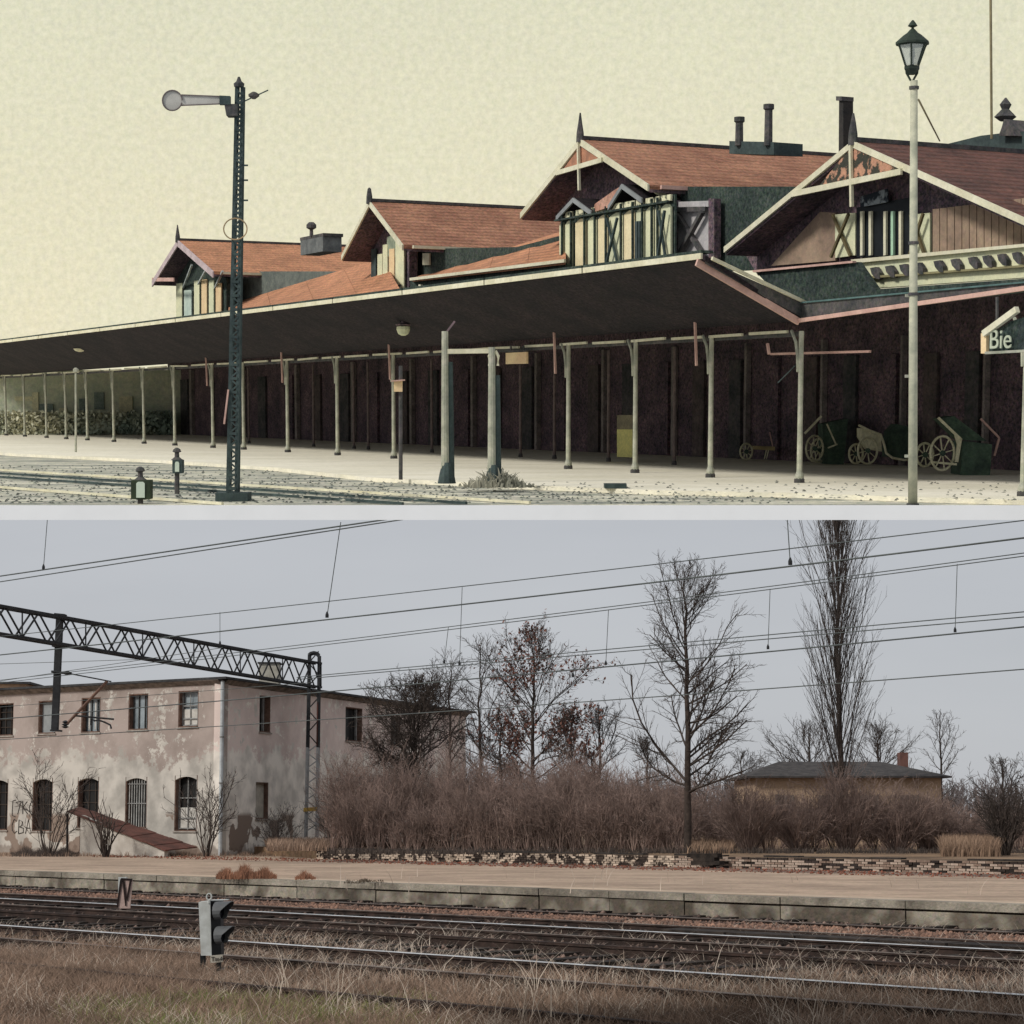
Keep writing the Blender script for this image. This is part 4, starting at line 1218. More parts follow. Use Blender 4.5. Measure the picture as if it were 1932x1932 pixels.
U_iron = mat('iron_teal', (72, 86, 84), (48, 60, 60), scale=3, rough=.8, grain=.2)
U_pink = mat('board_pink', (214, 178, 164), (186, 150, 138), scale=1.5, rough=1, grain=.1)
U_tan = mat('board_tan', (168, 146, 124), (140, 120, 104), scale=1.5, rough=1, grain=.15, gscale=8)
U_peach = mat('panel_peach', (240, 216, 168), (222, 190, 150), scale=1.2, rough=1, grain=.12)
U_panel = mat('panel_cream', (232, 230, 190), (204, 208, 176), scale=1.2, rough=1, grain=.12)


def roofmat(name, a, b):
    m = mat(name, a, b, scale=1.1, rough=1, grain=.36, gscale=9, bump=.2)
    n = m.node_tree.nodes; l = m.node_tree.links.new
    tc = [x for x in n if x.type == 'TEX_COORD'][0]
    wv = n.new('ShaderNodeTexWave'); wv.bands_direction = 'Z'; wv.inputs['Scale'].default_value = 2.6; wv.inputs['Distortion'].default_value = .6
    l(tc.outputs['Object'], wv.inputs['Vector'])
    bp = n.new('ShaderNodeBump'); bp.inputs['Strength'].default_value = .35; bp.inputs['Distance'].default_value = .03; l(wv.outputs['Fac'], bp.inputs['Height'])
    l(bp.outputs['Normal'], n['Principled BSDF'].inputs['Normal'])
    return m


U_roof1 = roofmat('tiles_orange', (196, 140, 106), (164, 118, 90))
U_roof2 = roofmat('tiles_russet', (172, 126, 100), (142, 100, 80))
U_roof3 = roofmat('tiles_maroon', (112, 78, 68), (84, 62, 56))

# sky behind the station
BY = 118.0
m = bpy.data.materials.new('station_sky'); m.use_nodes = True
n = m.node_tree.nodes; l = m.node_tree.links.new; n.clear()
o_ = n.new('ShaderNodeOutputMaterial'); em = n.new('ShaderNodeEmission'); tc = n.new('ShaderNodeTexCoord')
z1 = n.new('ShaderNodeTexNoise'); z1.inputs['Scale'].default_value = .12; z1.inputs['Detail'].default_value = 4
z2 = n.new('ShaderNodeTexNoise'); z2.inputs['Scale'].default_value = 2.6; z2.inputs['Detail'].default_value = 5; z2.inputs['Roughness'].default_value = .75
l(tc.outputs['Object'], z1.inputs['Vector']); l(tc.outputs['Object'], z2.inputs['Vector'])
sp_ = n.new('ShaderNodeSeparateXYZ'); l(tc.outputs['Object'], sp_.inputs[0])
hr = n.new('ShaderNodeMapRange'); hr.inputs['From Min'].default_value = 2; hr.inputs['From Max'].default_value = 26; l(sp_.outputs['Z'], hr.inputs['Value'])
c0_ = n.new('ShaderNodeMix'); c0_.data_type = 'RGBA'; c0_.inputs[6].default_value = (*lin((244, 231, 196)), 1); c0_.inputs[7].default_value = (*lin((217, 216, 192)), 1); l(hr.outputs[0], c0_.inputs['Factor'])
c1_ = n.new('ShaderNodeMix'); c1_.data_type = 'RGBA'; l(z1.outputs['Fac'], c1_.inputs['Factor']); l(c0_.outputs[2], c1_.inputs[6]); c1_.inputs[7].default_value = (*lin((230, 228, 200)), 1)
mr = n.new('ShaderNodeMapRange'); mr.inputs['From Min'].default_value = .35; mr.inputs['From Max'].default_value = .65; mr.inputs['To Min'].default_value = .90; mr.inputs['To Max'].default_value = 1.07; l(z2.outputs['Fac'], mr.inputs['Value'])
c2_ = n.new('ShaderNodeMix'); c2_.data_type = 'RGBA'; c2_.blend_type = 'MULTIPLY'; c2_.inputs['Factor'].default_value = 1; l(c1_.outputs[2], c2_.inputs[6]); l(mr.outputs[0], c2_.inputs[7])
c3_ = n.new('ShaderNodeMix'); c3_.data_type = 'RGBA'; c3_.blend_type = 'OVERLAY'; c3_.inputs['Factor'].default_value = .12; l(c2_.outputs[2], c3_.inputs[6]); l(z2.outputs['Color'], c3_.inputs[7])
l(c3_.outputs[2], em.inputs['Color']); l(em.outputs[0], o_.inputs['Surface'])
q = MB(); q.box(-46, 46, BY, BY + .6, 0.0, 31); q.build('sky', m, frame=FU, kind='structure', label='hazy cream sky behind the old station', origin=(0, BY, 0))

# terrace slab with its white edge
Y0 = 1.7 * F / 189; TH = 28 * Y0 / F
U_EDGE = 1.7 * F / 158
q = MB().box(-44, 44, Y0 + .06, BY + .6, -TH, -.22); q.build('terrace', U_dark, frame=FU, kind='structure', label='terrace slab that carries the old station')
MB().box(-44, 44, Y0, Y0 + .055, -TH, -.004).build('terrace_edge', U_white, frame=FU, kind='structure', label='white front edge of the terrace under the old station')
MB().box(-44, 44, Y0 + .06, BY - .01, -.218, -.10).build('track_bed', U_bed, frame=FU, kind='structure', label='grey cinder track bed in front of the old station')
# pale platform, its edge runs along the tracks then bends to the right
pts = [FU.gr(x, y, 0) for x, y in ((-200, 838), (30, 856), (300, 868), (517, 882), (700, 901), (960, 914), (1240, 925), (1500, 930), (1730, 938), (2050, 946))]
q = MB(); top = pts + [V(43.9, pts[-1].y, 0), V(43.9, BY - .02, 0), V(-43.9, BY - .02, 0), V(-43.9, pts[0].y, 0)]
q.prism([p + V(0, 0, -.095) for p in top], (0, 0, .095)); q.build('station_platform', U_ground, frame=FU, kind='structure', label='broad pale platform in front of the old station')
# track rails seen in the lower left
rl = thing('railway_track', 'rails running along the cinder bed at the lower left of the old station', 'railway track', FU.gr(300, 920, -.1), FU)
for (a, b, mm) in (((-40, 884), (1000, 948), U_cream), ((-40, 897), (760, 950), U_iron), ((-40, 916), (420, 950), U_cream), ((-40, 890), (880, 949), U_iron)):
    A, B = FU.gr(*a, -.06), FU.gr(*b, -.06); MB().bar(A, B, .05, .05).build('rail', mm, rl)

U = FU.pl
CFY, CBY, GBY, GWY, BWY = 50.0, 56.3, 60.0, 62.0, 78.0


def panel(name, pts, Yp, th, m, parent, off=0.0):
    P_ = [U(x, y, Yp) + pU * off for x, y in pts]
    return MB().prism(P_, pU * th).build(name, m, parent)


def bar(name, a, b, Ya, Yb, wd, ht, m, parent, off=0.0):
    A, B = U(*a, Ya) - pU * off, U(*b, Yb) - pU * off
    return MB().bar(A, B, wd, ht).build(name, m, parent)


# ---- back wall of the station under the canopy
sw_ = thing('station_wing', 'long dark maroon station wing behind the canopy posts', 'building', U(900, 850, BWY), FU)
zt = 4.6
x0_, x1_ = 318, 2400
A, B = U(x0_, 800, BWY), U(x1_, 800, BWY)
MB().prism([V(A.x, A.y, 0), V(B.x, B.y, 0), V(B.x, B.y, zt), V(A.x, A.y, zt)], pU * 5).build('wall', U_maroon, sw_)
xs = 345; k = 0
while xs < 1960:
    wpx = 10 + 16 * (xs / 1900)
    a, b = U(xs, 800, BWY), U(xs + wpx, 800, BWY)
    MB().prism([V(a.x, a.y, .02) - pU * .12, V(b.x, b.y, .02) - pU * .12, V(b.x, b.y, 3.1) - pU * .12, V(a.x, a.y, 3.1) - pU * .12], pU * .1).build('door' if k % 3 else 'window', (U_dark, U_maroon, mat('door_brown', (104, 92, 88), (76, 70, 68), scale=1.4, grain=.4, gscale=8))[k % 3], sw_)
    if k % 2 == 0:
        a, b = U(xs + wpx * 1.5, 800, BWY), U(xs + wpx * 1.5 + 4, 800, BWY)
        MB().prism([V(a.x, a.y, .02) - pU * .2, V(b.x, b.y, .02) - pU * .2, V(b.x, b.y, 3.6) - pU * .2, V(a.x, a.y, 3.6) - pU * .2], pU * .18).build('pilaster', mat('pilaster_grey', (158, 148, 140), (116, 110, 106), scale=2, grain=.3), sw_)
    xs += wpx * 2.6 + 14; k += 1

# pale foliage and sheds seen between the posts at the far left
gs = thing('goods_shed', 'long pale goods shed seen hazily between the far left posts', 'building', FU.at(140, 816, 115), FU)
a, b = FU.at(-140, 810, 115), FU.at(352, 698, 115)
MB().box(a.x, b.x, 115, 116.5, 0, b.z).build('wall', mat('shed_pale', (208, 208, 180), (168, 178, 158), scale=.5, rough=1, grain=.25, gscale=4), gs)
for i_, (xa, xb, ya, yb) in enumerate(((28, 62, 748, 756), (75, 100, 762, 806), (112, 126, 770, 800), (178, 196, 740, 772), (226, 250, 748, 812), (276, 312, 776, 808), (62, 72, 740, 808), (150, 160, 752, 800))):
    c, d = FU.at(xa, yb, 114.9), FU.at(xb, ya, 114.9)
    MB().box(c.x, d.x, 114.88, 114.985, max(c.z, .05), d.z).build('window' if i_ % 2 else 'shutter', (mat('shed_window', (132, 144, 132), (110, 124, 116), grain=.3), mat('shed_shutter', (222, 216, 178), (196, 192, 158), grain=.2))[i_ % 2 == 0], gs)
rng = np.random.default_rng(71); P_ = []
for i in range(5200):
    x = rng.uniform(-40, 330); y = 776 + 42 * rng.random() ** .8; Y = rng.uniform(113, 114)
    p = FU.at(x, y, Y); P_.append(p)
P_ = np.array([tuple(p) for p in P_])
v, f = leaf_quads(rng, P_, .13)
link_mesh('shrubbery', v, f, mat('foliage_pale', (206, 204, 178), (150, 166, 150), scale=.28, rough=1, island=.08, lo=.42, hi=.58), frame=FU, label='low pale shrubbery in front of the goods shed at the far left', kind='stuff')
# ---- platform canopy
cp = thing('platform_canopy', 'long dark platform canopy with a pale fascia running across the old station', 'canopy', U(966, 878, CBY), FU)
yF = lambda x: 645 - .1192 * (x - 30)
yB = lambda x: 763 - (763 - 655) * (x + 962) / 1928
F0, F1 = U(-60, yF(-60), CFY), U(1330, 490, CFY)
B0, B1 = U(-60, yB(-60), CBY), U(1510, 606, CBY)
Bm = U(1330, yB(1330), CBY)
nb = 26
for i in range(nb):       # roof boarding in bays
    u, v = i / nb, (i + 1) / nb
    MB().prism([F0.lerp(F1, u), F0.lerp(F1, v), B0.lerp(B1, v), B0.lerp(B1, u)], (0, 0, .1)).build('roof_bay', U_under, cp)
# inner roof from the posts to the station wall
I0, I1 = U(-60, 700, 78), V(0, 0, 0)
W0 = U(-60, 700, BWY); W1 = U(2000, 600, BWY); E1 = U(2000, 548, CBY)
B2 = U(1985, 541, CBY)
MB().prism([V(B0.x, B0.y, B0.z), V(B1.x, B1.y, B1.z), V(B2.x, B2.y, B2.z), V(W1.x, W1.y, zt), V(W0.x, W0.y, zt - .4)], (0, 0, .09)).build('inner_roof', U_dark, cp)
# fascia boards
fa = F0 - pU * .06; fb = F1 - pU * .06
nf = 14
for i in range(nf):
    a, b = fa.lerp(fb, i / nf), fa.lerp(fb, (i + 1) / nf - .001)
    MB().prism([a + V(0, 0, .02), b + V(0, 0, .02), b + V(0, 0, .14), a + V(0, 0, .14)], pU * .05).build('fascia_board', U_cream, cp)
    MB().prism([a + V(0, 0, .142), b + V(0, 0, .142), b + V(0, 0, .2), a + V(0, 0, .2)], pU * .3).build('gutter', U_green, cp)
ra = U(1326, 486, CFY) - pU * .06
rb = U(1514, 606, CBY) - pU * .1
MB().bar(U(1322, 495, CFY) - pU * .1, U(1514, 607, CBY) - pU * .1, .05, .15).build('rake_board', U_pink, cp)
MB().bar(U(1334, 487, CFY) + pU * .12, U(1512, 571, CBY) + pU * .12, .05, .07).build('upper_rake', U_cream, cp)
MB().prism([U(1326, 490, CFY) + pU * .05, U(1512, 572, CBY) + pU * .05, U(1512, 601, CBY) + pU * .05, U(1326, 497, CFY) + pU * .05], pU * .04).build('rake_side', U_dark, cp)
MB().bar(U(1510, 606, CBY) - pU * .12, U(1985, 538, CBY) - pU * .12, .05, .085).build('eave_board', U_pink, cp)
MB().bar(U(1512, 571, CBY) - pU * .02, U(1985, 528, CBY) - pU * .02, .05, .03).build('upper_gutter', mat('gutter_teal', (96, 124, 122), (70, 94, 92)), cp)
MB().prism([U(1512, 573, CBY), U(1985, 530, CBY), U(1985, 540, CBY), U(1510, 604, CBY)], pU * .06).build('eave_side', U_dark, cp)
# beam with its pale broken line
MB().bar(U(-60, yB(-60) + 3, CBY) + pU * .1, U(1508, yB(1508) + 5, CBY) + pU * .1, .1, .1).build('beam', U_dark, cp)
rr = random.Random(4); x = -20.0
while x < 1470:
    ln = 20 + x * .03 + rr.uniform(-6, 12)
    MB().bar(U(x, yB(x) + rr.uniform(-.5, 1.5), CBY) - pU * .02, U(x + ln, yB(x + ln) + rr.uniform(-.5, 1.5), CBY) - pU * .02, .06, .06).build('beam_trim', U_cream, cp)
    x += ln + 6 + x * .006

# canopy posts, copied from one
c_first = None
cx_ = [12, 47, 88, 125, 165, 215, 272, 330, 402, 460, 543, 637, 743, 1072, 1198, 1340, 1508, 1930]
hpost = 3.3
for i, x in enumerate(cx_):
    yb_ = 763 + 114.7 * (x + 962) / 1928
    p = U(x, yb_, CBY); p.z = 0
    lb = 'slender canopy post, ' + ORD[i] + ' from the left'
    if c_first is None:
        t = thing('canopy_post', lb, 'post', p, FU, group='posts of the platform canopy')
        MB().lathe(p, [(.1, 0), (.1, .15), (.062, .25), (.058, 1.2), (.055, hpost - .02)], 10).build('shaft', U_post, t, smooth=False)
        MB().lathe(p, [(.115, 0), (.115, .07), (.1, .1)], 8).build('foot', U_dark, t)
        q = MB(); b = [p - tU * .02 - pU * u + V(0, 0, z) for u, z in ((.07, 2.45), (.1, 2.8), (.2, 3.1), (.5, 3.32))]
        q.tube([p + tU * s - pU * .05 + V(0, 0, z) for s, z in ((-.04, 2.4), (-.06, 2.75), (-.13, 3.05), (-.3, 3.3))], .036, 6); q.build('bracket', U_post, t)
        c_first = t
    else:
        copy_tree(c_first, p, lb)
# thin hanging struts beside some posts
for x, ya, yb_ in ((388, 672, 728), (530, 655, 722), (733, 640, 716), (1045, 618, 705), (1311, 600, 690), (1448, 648, 668)):
    t = bar('hanging_strut', (x, ya), (x + 3, yb_), CBY - .6, CBY - .6, .05, .05, U_pink, cp)
bar('cross_pipe', (1455, 668), (1642, 663), 58, 58, .05, .05, U_pink, cp)
bar('diagonal_stay', (1047, 545), (1068, 628), 52, CBY, .06, .06, U_post, cp)
bar('diagonal_stay', (1468, 722), (1500, 690), CBY - .3, CBY - .3, .02, .02, U_iron, cp)
# inner posts
t = None
for i, x in enumerate((470, 592, 668, 695, 815, 838, 982, 1046, 1148, 1272)):
    yb_ = 763 + (1.7 * F / 66.0) * (x + 962) / 1928
    p = U(x, yb_, 66.0); p.z = 0
    lb = 'thin dim post under the canopy, ' + ORD[i] + ' of the inner row'
    if t is None:
        t = thing('inner_post', lb, 'post', p, FU, group='inner row of dim posts')
        MB().lathe(p, [(.05, 0), (.045, 1.8), (.045, 3.3)], 6).build('shaft', mat('post_dim', (128, 112, 108), (92, 84, 82), grain=.2), t); MB().lathe(p, [(.08, 0), (.06, .12)], 6).build('foot', U_dark, t)
    else: copy_tree(t, p, lb)


# ---- gabled pavilions
def pavilion(name, label, apex, lt, rt_, L_, zover=0, m=U_roof1, rake_w=.2, eave=U_cream, Yg=GBY, finial=None, collar=None, infill=None, rake_th=.12, board=U_cream, both=True, loft=None):
    b0 = U(apex[0], 800, Yg); t = thing(name, label, 'building', V(b0.x, b0.y, 0), FU)
    A, Lp, Rp = U(*apex, Yg), U(*lt, Yg), U(*rt_, Yg)
    D = pU * L_
    for (a, b, nm) in ((A, Rp, 'roof'), (A, Lp, 'roof')):
        up = V(0, 0, .12)
        r = MB().hexa([a - up, b - up, b - up + D, a - up + D, a, b, b + D, a + D]).build(nm, m, t)
        if nm == 'roof' and b is Rp:
            MB().bar(b - up * .5 + pU * .3 + tU * .06, b - up * .5 + D + tU * .06, .1, .1).build('eave_gutter', eave, r)
    MB().bar(A + V(0, 0, .03), A + D + V(0, 0, .03), .14, .1).build('ridge', U_dark, t)
    # soffit under the eaves (dark boarding) and barge boards
    for (a, b) in ((A, Lp), (A, Rp)):
        u = V(0, 0, .2)
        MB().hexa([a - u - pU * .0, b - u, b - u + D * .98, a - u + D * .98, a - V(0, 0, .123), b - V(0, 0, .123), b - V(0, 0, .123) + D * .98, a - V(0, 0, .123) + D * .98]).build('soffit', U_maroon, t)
        MB().hexa([a - V(0, 0, rake_w) - pU * .07, b - V(0, 0, rake_w) - pU * .07, b - V(0, 0, rake_w) - pU * .01, a - V(0, 0, rake_w) - pU * .01,
                   a - pU * .07, b - pU * .07, b - pU * .01, a - pU * .01]).build('barge_board', board, t)
    if finial:
        f = U(apex[0], finial, Yg); MB().lathe(A - pU * .04, [(.11, -.1), (.1, .15), (.06, .4), (.02, f.z - A.z)], 6).build('finial', U_dark, t)
    if collar:
        MB().bar(U(*collar[0], Yg) - pU * .1, U(*collar[1], Yg) - pU * .1, .06, .13).build('collar_beam', board, t)
        xm = apex[0]; MB().bar(A - pU * .1 - V(0, 0, .1), U(xm + 2, collar[0][1] * .5 + collar[1][1] * .5 + 45, Yg) - pU * .1, .07, .07).build('king_post', board, t)
    if infill:
        panel('gable_infill', [apex, *infill], Yg, .03, mat('infill_carved', (196, 132, 100), (96, 84, 66), scale=3.4, rough=1, lo=.42, hi=.56, grain=.2), t, .06)
    return t, A, Lp, Rp


# G1 (far left)
g1, *_ = pavilion('station_pavilion', 'farthest gabled pavilion with orange tiles, behind the semaphore mast', (337, 453), (289, 530), (404, 512), 10, m=U_roof1, finial=424, board=mat('board_lilac', (206, 188, 188), (176, 160, 160), grain=.1), rake_w=.26)
panel('gable_wall', [(340, 466), (305, 525), (335, 525), (335, 612), (427, 605), (427, 525), (396, 512)], GWY, .3, U_green, g1)
panel('side_wall', [(428, 512), (640, 512), (640, 570), (428, 600)], GWY + 2.5, .2, mat('wall_grey_green', (112, 120, 112), (84, 92, 88), grain=.2), g1)
for i, (xa, xb, ya, mm) in enumerate(((337, 348, 535, U_panel), (352, 366, 548, mat('glass_mint', (206, 220, 204), (178, 196, 184))), (371, 381, 530, U_panel), (385, 395, 528, U_peach), (399, 408, 530, U_panel), (412, 422, 535, U_peach))):
    panel('wall_panel', [(xa, ya), (xb, ya - 1), (xb, 610), (xa, 612)], GWY, .05, mm, g1, -.12)
for (a, b) in (((345, 545), (362, 500)), ((372, 540), (392, 503)), ((405, 545), (420, 512))):
    bar('bracket', a, b, GWY, GBY + .4, .08, .08, mat('bracket_pale', (186, 192, 188), (150, 160, 156)), g1)
panel('eave_return', [(289, 524), (330, 524), (330, 531), (289, 531)], GBY, .05, U_pink, g1, -.06)
pc = g1
a = U(567, 463, GBY + 6); b = U(609, 446, GBY + 6)
cm = MB().prism([V(a.x, a.y, a.z - .4), V(b.x, b.y, a.z - .4), V(b.x, b.y, b.z), V(a.x, a.y, b.z)], pU * .8).build('chimney', mat('chimney_grey', (120, 124, 122), (88, 92, 92), grain=.15), g1)
MB().prism([V(a.x, a.y, b.z + .003) - tU * .05, V(b.x, b.y, b.z + .003) + tU * .05, V(b.x, b.y, b.z + .13) + tU * .05, V(a.x, a.y, b.z + .13) - tU * .05], pU * .85).build('chimney_cap', U_dark, cm)
p = a.lerp(b, .5); MB().lathe(V(p.x, p.y, b.z + .1), [(.08, 0), (.07, .25), (.2, .32), (.2, .45), (.1, .55)], 8).build('chimney_pot', U_dark, cm)

# skirt roofs between the pavilions
sk = thing('skirt_roof', 'orange tiled skirt roof sloping down to the canopy right of the semaphore', 'roof', U(560, 590, GBY), FU)
def quad(name, pts, m, parent, th=.1):
    P_ = [U(x, y, Yp) for x, y, Yp in pts]; return MB().prism(P_, V(0, 0, -th)).build(name, m, parent)
for i in range(4):
    u, v = i / 4, (i + 1) / 4 - .002
    lo = lambda t: (430 + 330 * t, 592 - 38 * t, 58.0); hi = lambda t: (432 + 290 * t, 574 - 88 * t, 64.5)
    quad('tile_field', [lo(u), lo(v), hi(v), hi(u)], U_roof1, sk)
bar('skirt_fascia', (428, 594), (760, 556), 57.9, 57.9, .06, .08, mat('fascia_moss', (132, 124, 90), (100, 98, 74)), sk)
# G2
g2, *_ = pavilion('station_pavilion', 'second gabled pavilion with russet tiles and a small cream gable wall', (699, 379), (647, 482), (762, 462), 9.5, m=U_roof2, finial=354, rake_w=.18)
panel('gable_wall', [(700, 398), (668, 465), (704, 470), (704, 565), (772, 555), (772, 470), (752, 460)], GWY, .3, U_maroon, g2)
for (xa, xb, ya, yb_, mm) in ((706, 715, 470, 556, U_iron), (718, 727, 480, 555, U_panel), (728, 737, 462, 548, U_panel), (740, 750, 470, 547, U_peach), (752, 768, 452, 546, U_panel)):
    panel('wall_panel', [(xa, ya), (xb, ya - 1), (xb, yb_), (xa, yb_ + 1)], GWY, .05, mm, g2, -.12)
panel('upper_panel', [(735, 448), (752, 440), (768, 468), (768, 484), (735, 484)], GWY, .05, mat('panel_sage', (164, 172, 148), (132, 144, 124), grain=.2), g2, -.1)
panel('railing', [(703, 545), (770, 537), (770, 541), (703, 549)], GWY, .05, U_dark, g2, -.3)
panel('side_wall', [(774, 470), (975, 466), (1075, 440), (1075, 500), (774, 530)], GWY + 1.2, .2, U_green, g2)
panel('side_window', [(801, 478), (814, 478), (814, 500), (801, 500)], GWY + 1.2, .05, U_cream, g2, -.08)
panel('side_post', [(786, 474), (790, 474), (790, 512), (786, 512)], GWY + 1.2, .05, U_post, g2, -.08)
for (xa, ya, h_) in ((650, 575, 22), (662, 573, 26), (676, 570, 30), (690, 568, 28)):
    panel('baluster', [(xa, ya - h_), (xa + 6, ya - h_), (xa + 6, ya - 6), (xa, ya - 6)], GWY - 1, .1, U_post, g2)
sk2 = thing('skirt_roof', 'orange tiled skirt roof between the second and third pavilions', 'roof', U(920, 520, GBY), FU)
for i in range(4):
    u, v = i / 4, (i + 1) / 4 - .002
    lo = lambda t: (778 + 290 * t, 526 - 34 * t, 59.0); hi = lambda t: (800 + 268 * t, 516 - 82 * t, 65.0)
    quad('tile_field', [lo(u), lo(v), hi(v), hi(u)], U_roof1, sk2)
bar('skirt_fascia', (774, 527), (1066, 492), 58.9, 58.9, .06, .09, U_cream, sk2)
panel('dwarf_wall', [(774, 531), (1066, 497), (1066, 525), (774, 560)], 59.4, .2, U_green, sk2)
bar('pale_spot', (797, 540), (801, 540), 59.3, 59.3, .08, .1, U_cream, sk2, .1)

# G3
g3, A3, L3, R3 = pavilion('station_pavilion', 'third gabled pavilion with a tall finial and cream panelled front', (1097, 262), (985, 402), (1226, 348), 11.5, m=U_roof2, finial=213, rake_w=.17, collar=((1056, 327), (1142, 302)), eave=U_pink)
panel('collar_infill', [(1097, 272), (1062, 322), (1138, 300)], GBY, .03, mat('infill_orange', (196, 140, 110), (150, 110, 90), scale=3), g3, -.02)
panel('gable_wall', [(1102, 285), (1010, 405), (1062, 410), (1062, 540), (1282, 515), (1282, 385), (1225, 352)], GWY, .3, U_maroon, g3)
# inner dormers
def dormer(ap, l_, r_, yb_):
    d = MB()
    A, Lp, Rp = U(*ap, 60.3), U(*l_, 60.3), U(*r_, 60.3); D = pU * 1.3
    q = MB()
    for b in (Lp, Rp):
        q.hexa([A - V(0, 0, .1), b - V(0, 0, .1), b - V(0, 0, .1) + D, A - V(0, 0, .1) + D, A, b, b + D, A + D])
    o = q.build('dormer_roof', U_under, g3)
    for b in (Lp, Rp):
        MB().hexa([A - V(0, 0, .13) - pU * .06, b - V(0, 0, .13) - pU * .06, b - V(0, 0, .13) - pU * .01, A - V(0, 0, .13) - pU * .01, A - pU * .06, b - pU * .06, b - pU * .01, A - pU * .01]).build('dormer_board', mat('board_grey', (186, 184, 176), (150, 150, 146)), o)
dormer((1084, 373), (1052, 408), (1118, 398), 500)
dormer((1176, 347), (1150, 388), (1214, 374), 500)
panel('orange_band', [(1122, 385), (1160, 358), (1176, 349), (1152, 390), (1120, 400)], 60.25, .04, mat('tiles_pinkish', (204, 160, 140), (172, 128, 108), scale=2, grain=.3, gscale=9), g3)
GPY = 60.7
strips = [(1062, 1070, 415, U_panel), (1073, 1086, 430, U_cream), (1092, 1113, 405, U_peach), (1116, 1133, 400, U_panel), (1135, 1154, 392, U_peach), (1156, 1183, 385, U_panel), (1184, 1205, 385, U_peach), (1207, 1223, 372, U_cream),
          (1225, 1241, 374, U_panel), (1243, 1252, 384, U_panel), (1254, 1273, 388, U_cream)]
yb2 = lambda x: 525 - (x - 1060) * .122
ytop = lambda x: 420 - (x - 1060) * .17
P_light = mat('panel_straw', (240, 226, 184), (222, 206, 164), scale=1.2, rough=1, grain=.12)
for xa, xb, ya, mm in strips:
    mm = P_light if mm is U_peach else U_panel
    xm_ = (xa + xb) / 2; w4 = (xb - xa) / 4
    panel('wall_panel', [(xa + .5, ytop(xa) + 7), (xa + w4, ytop(xa) + 2), (xm_, ytop(xm_)), (xb - w4, ytop(xb) + 2), (xb - .5, ytop(xb) + 7), (xb - .5, yb2(xb)), (xa + .5, yb2(xa))], GPY, .06, mm, g3, -.12)
    panel('frieze_panel', [(xa + .5, ytop(xa) - 5), (xb - .5, ytop(xb) - 5), (xb - .5, ytop(xb) - 17), (xa + .5, ytop(xa) - 17)], GPY, .06, mat('frieze_carved', (226, 222, 186), (96, 100, 84), scale=6, rough=1, lo=.5, hi=.6, grain=.2), g3, -.12)
panel('front_backing', [(1060, ytop(1060) - 17), (1275, ytop(1275) - 17), (1275, yb2(1275)), (1060, yb2(1060))], GPY, .05, U_green, g3, -.02)
bar('frieze_rail', (1060, ytop(1060) - 3), (1275, ytop(1275) - 3), GPY, GPY, .08, .05, U_green, g3, .22)
for x in (1072, 1089, 1114.5, 1134, 1155, 1183.5, 1206, 1224, 1242, 1253):
    bar('post', (x, ytop(x) - 14), (x, yb2(x)), GPY, GPY, .055, .055, U_green, g3, .2)
panel('window', [(1208, 418), (1222, 417), (1222, 506), (1208, 508)], GPY, .03, mat('window_slate', (86, 98, 98), (60, 70, 72), grain=.2), g3, -.16)
for x in (1213, 1217.5): panel('glazing_bar', [(x, 418), (x + 1, 418), (x + 1, 507), (x, 507)], GPY, .02, U_iron, g3, -.19)
for (x0b, x1b, y0b, y1b) in ((1158, 1181, 412, 507), (1256, 1271, 398, 497)):
    bar('cross_brace', (x0b, y0b), (x1b, y1b), GPY, GPY, .06, .06, U_iron, g3, .22); bar('cross_brace', (x1b, y0b), (x0b, y1b), GPY, GPY, .06, .06, U_iron, g3, .27)
bar('corner_bracket', (1232, 356), (1268, 380), GBY + .5, GWY, .1, .12, U_cream, g3)
# right side wall of G3 with the X panel
panel('side_wall', [(1284, 352), (1640, 352), (1640, 500), (1284, 515)], GWY + .4, .2, U_green, g3)
panel('corner_post', [(1272, 378), (1284, 378), (1284, 505), (1272, 506)], GWY, .2, U_maroon, g3, -.2)
panel('wall_panel', [(1286, 381), (1344, 379), (1344, 392), (1286, 394)], GWY, .05, mat('panel_grey', (196, 192, 190), (168, 166, 166), grain=.12), g3, -.1)
panel('wall_panel', [(1286, 400), (1344, 398), (1344, 488), (1286, 492)], GWY, .05, MATS['panel_grey'], g3, -.1)
bar('cross_brace', (1289, 402), (1344, 488), GWY, GWY, .12, .1, U_dark, g3, .2); bar('cross_brace', (1342, 400), (1292, 490), GWY, GWY, .12, .1, U_dark, g3, .26)
bar('cross_rail', (1286, 396), (1346, 395), GWY, GWY, .1, .12, U_dark, g3, .2)
panel('corner_post', [(1346, 375), (1357, 375), (1357, 488), (1346, 490)], GWY, .2, U_maroon, g3, -.15)
# chimneys on the third ridge
for (xa, xb, ya, yb_, lb) in ((1391, 1398, 221, 275, 0), (1445, 1454, 197, 275, 0)):
    x = (xa + xb) / 2; p = U(x, yb_, GBY + 6); tp_ = U(x, ya, GBY + 6)
    MB().lathe(p, [(.11, 0), (.1, tp_.z - p.z - .15), (.14, tp_.z - p.z - .12), (.14, tp_.z - p.z)], 8).build('chimney_pipe', U_dark, g3)
bx_ = panel('chimney_base', [(1376, 290), (1460, 292), (1460, 268), (1376, 266)], GBY + 6, .9, U_iron, g3)

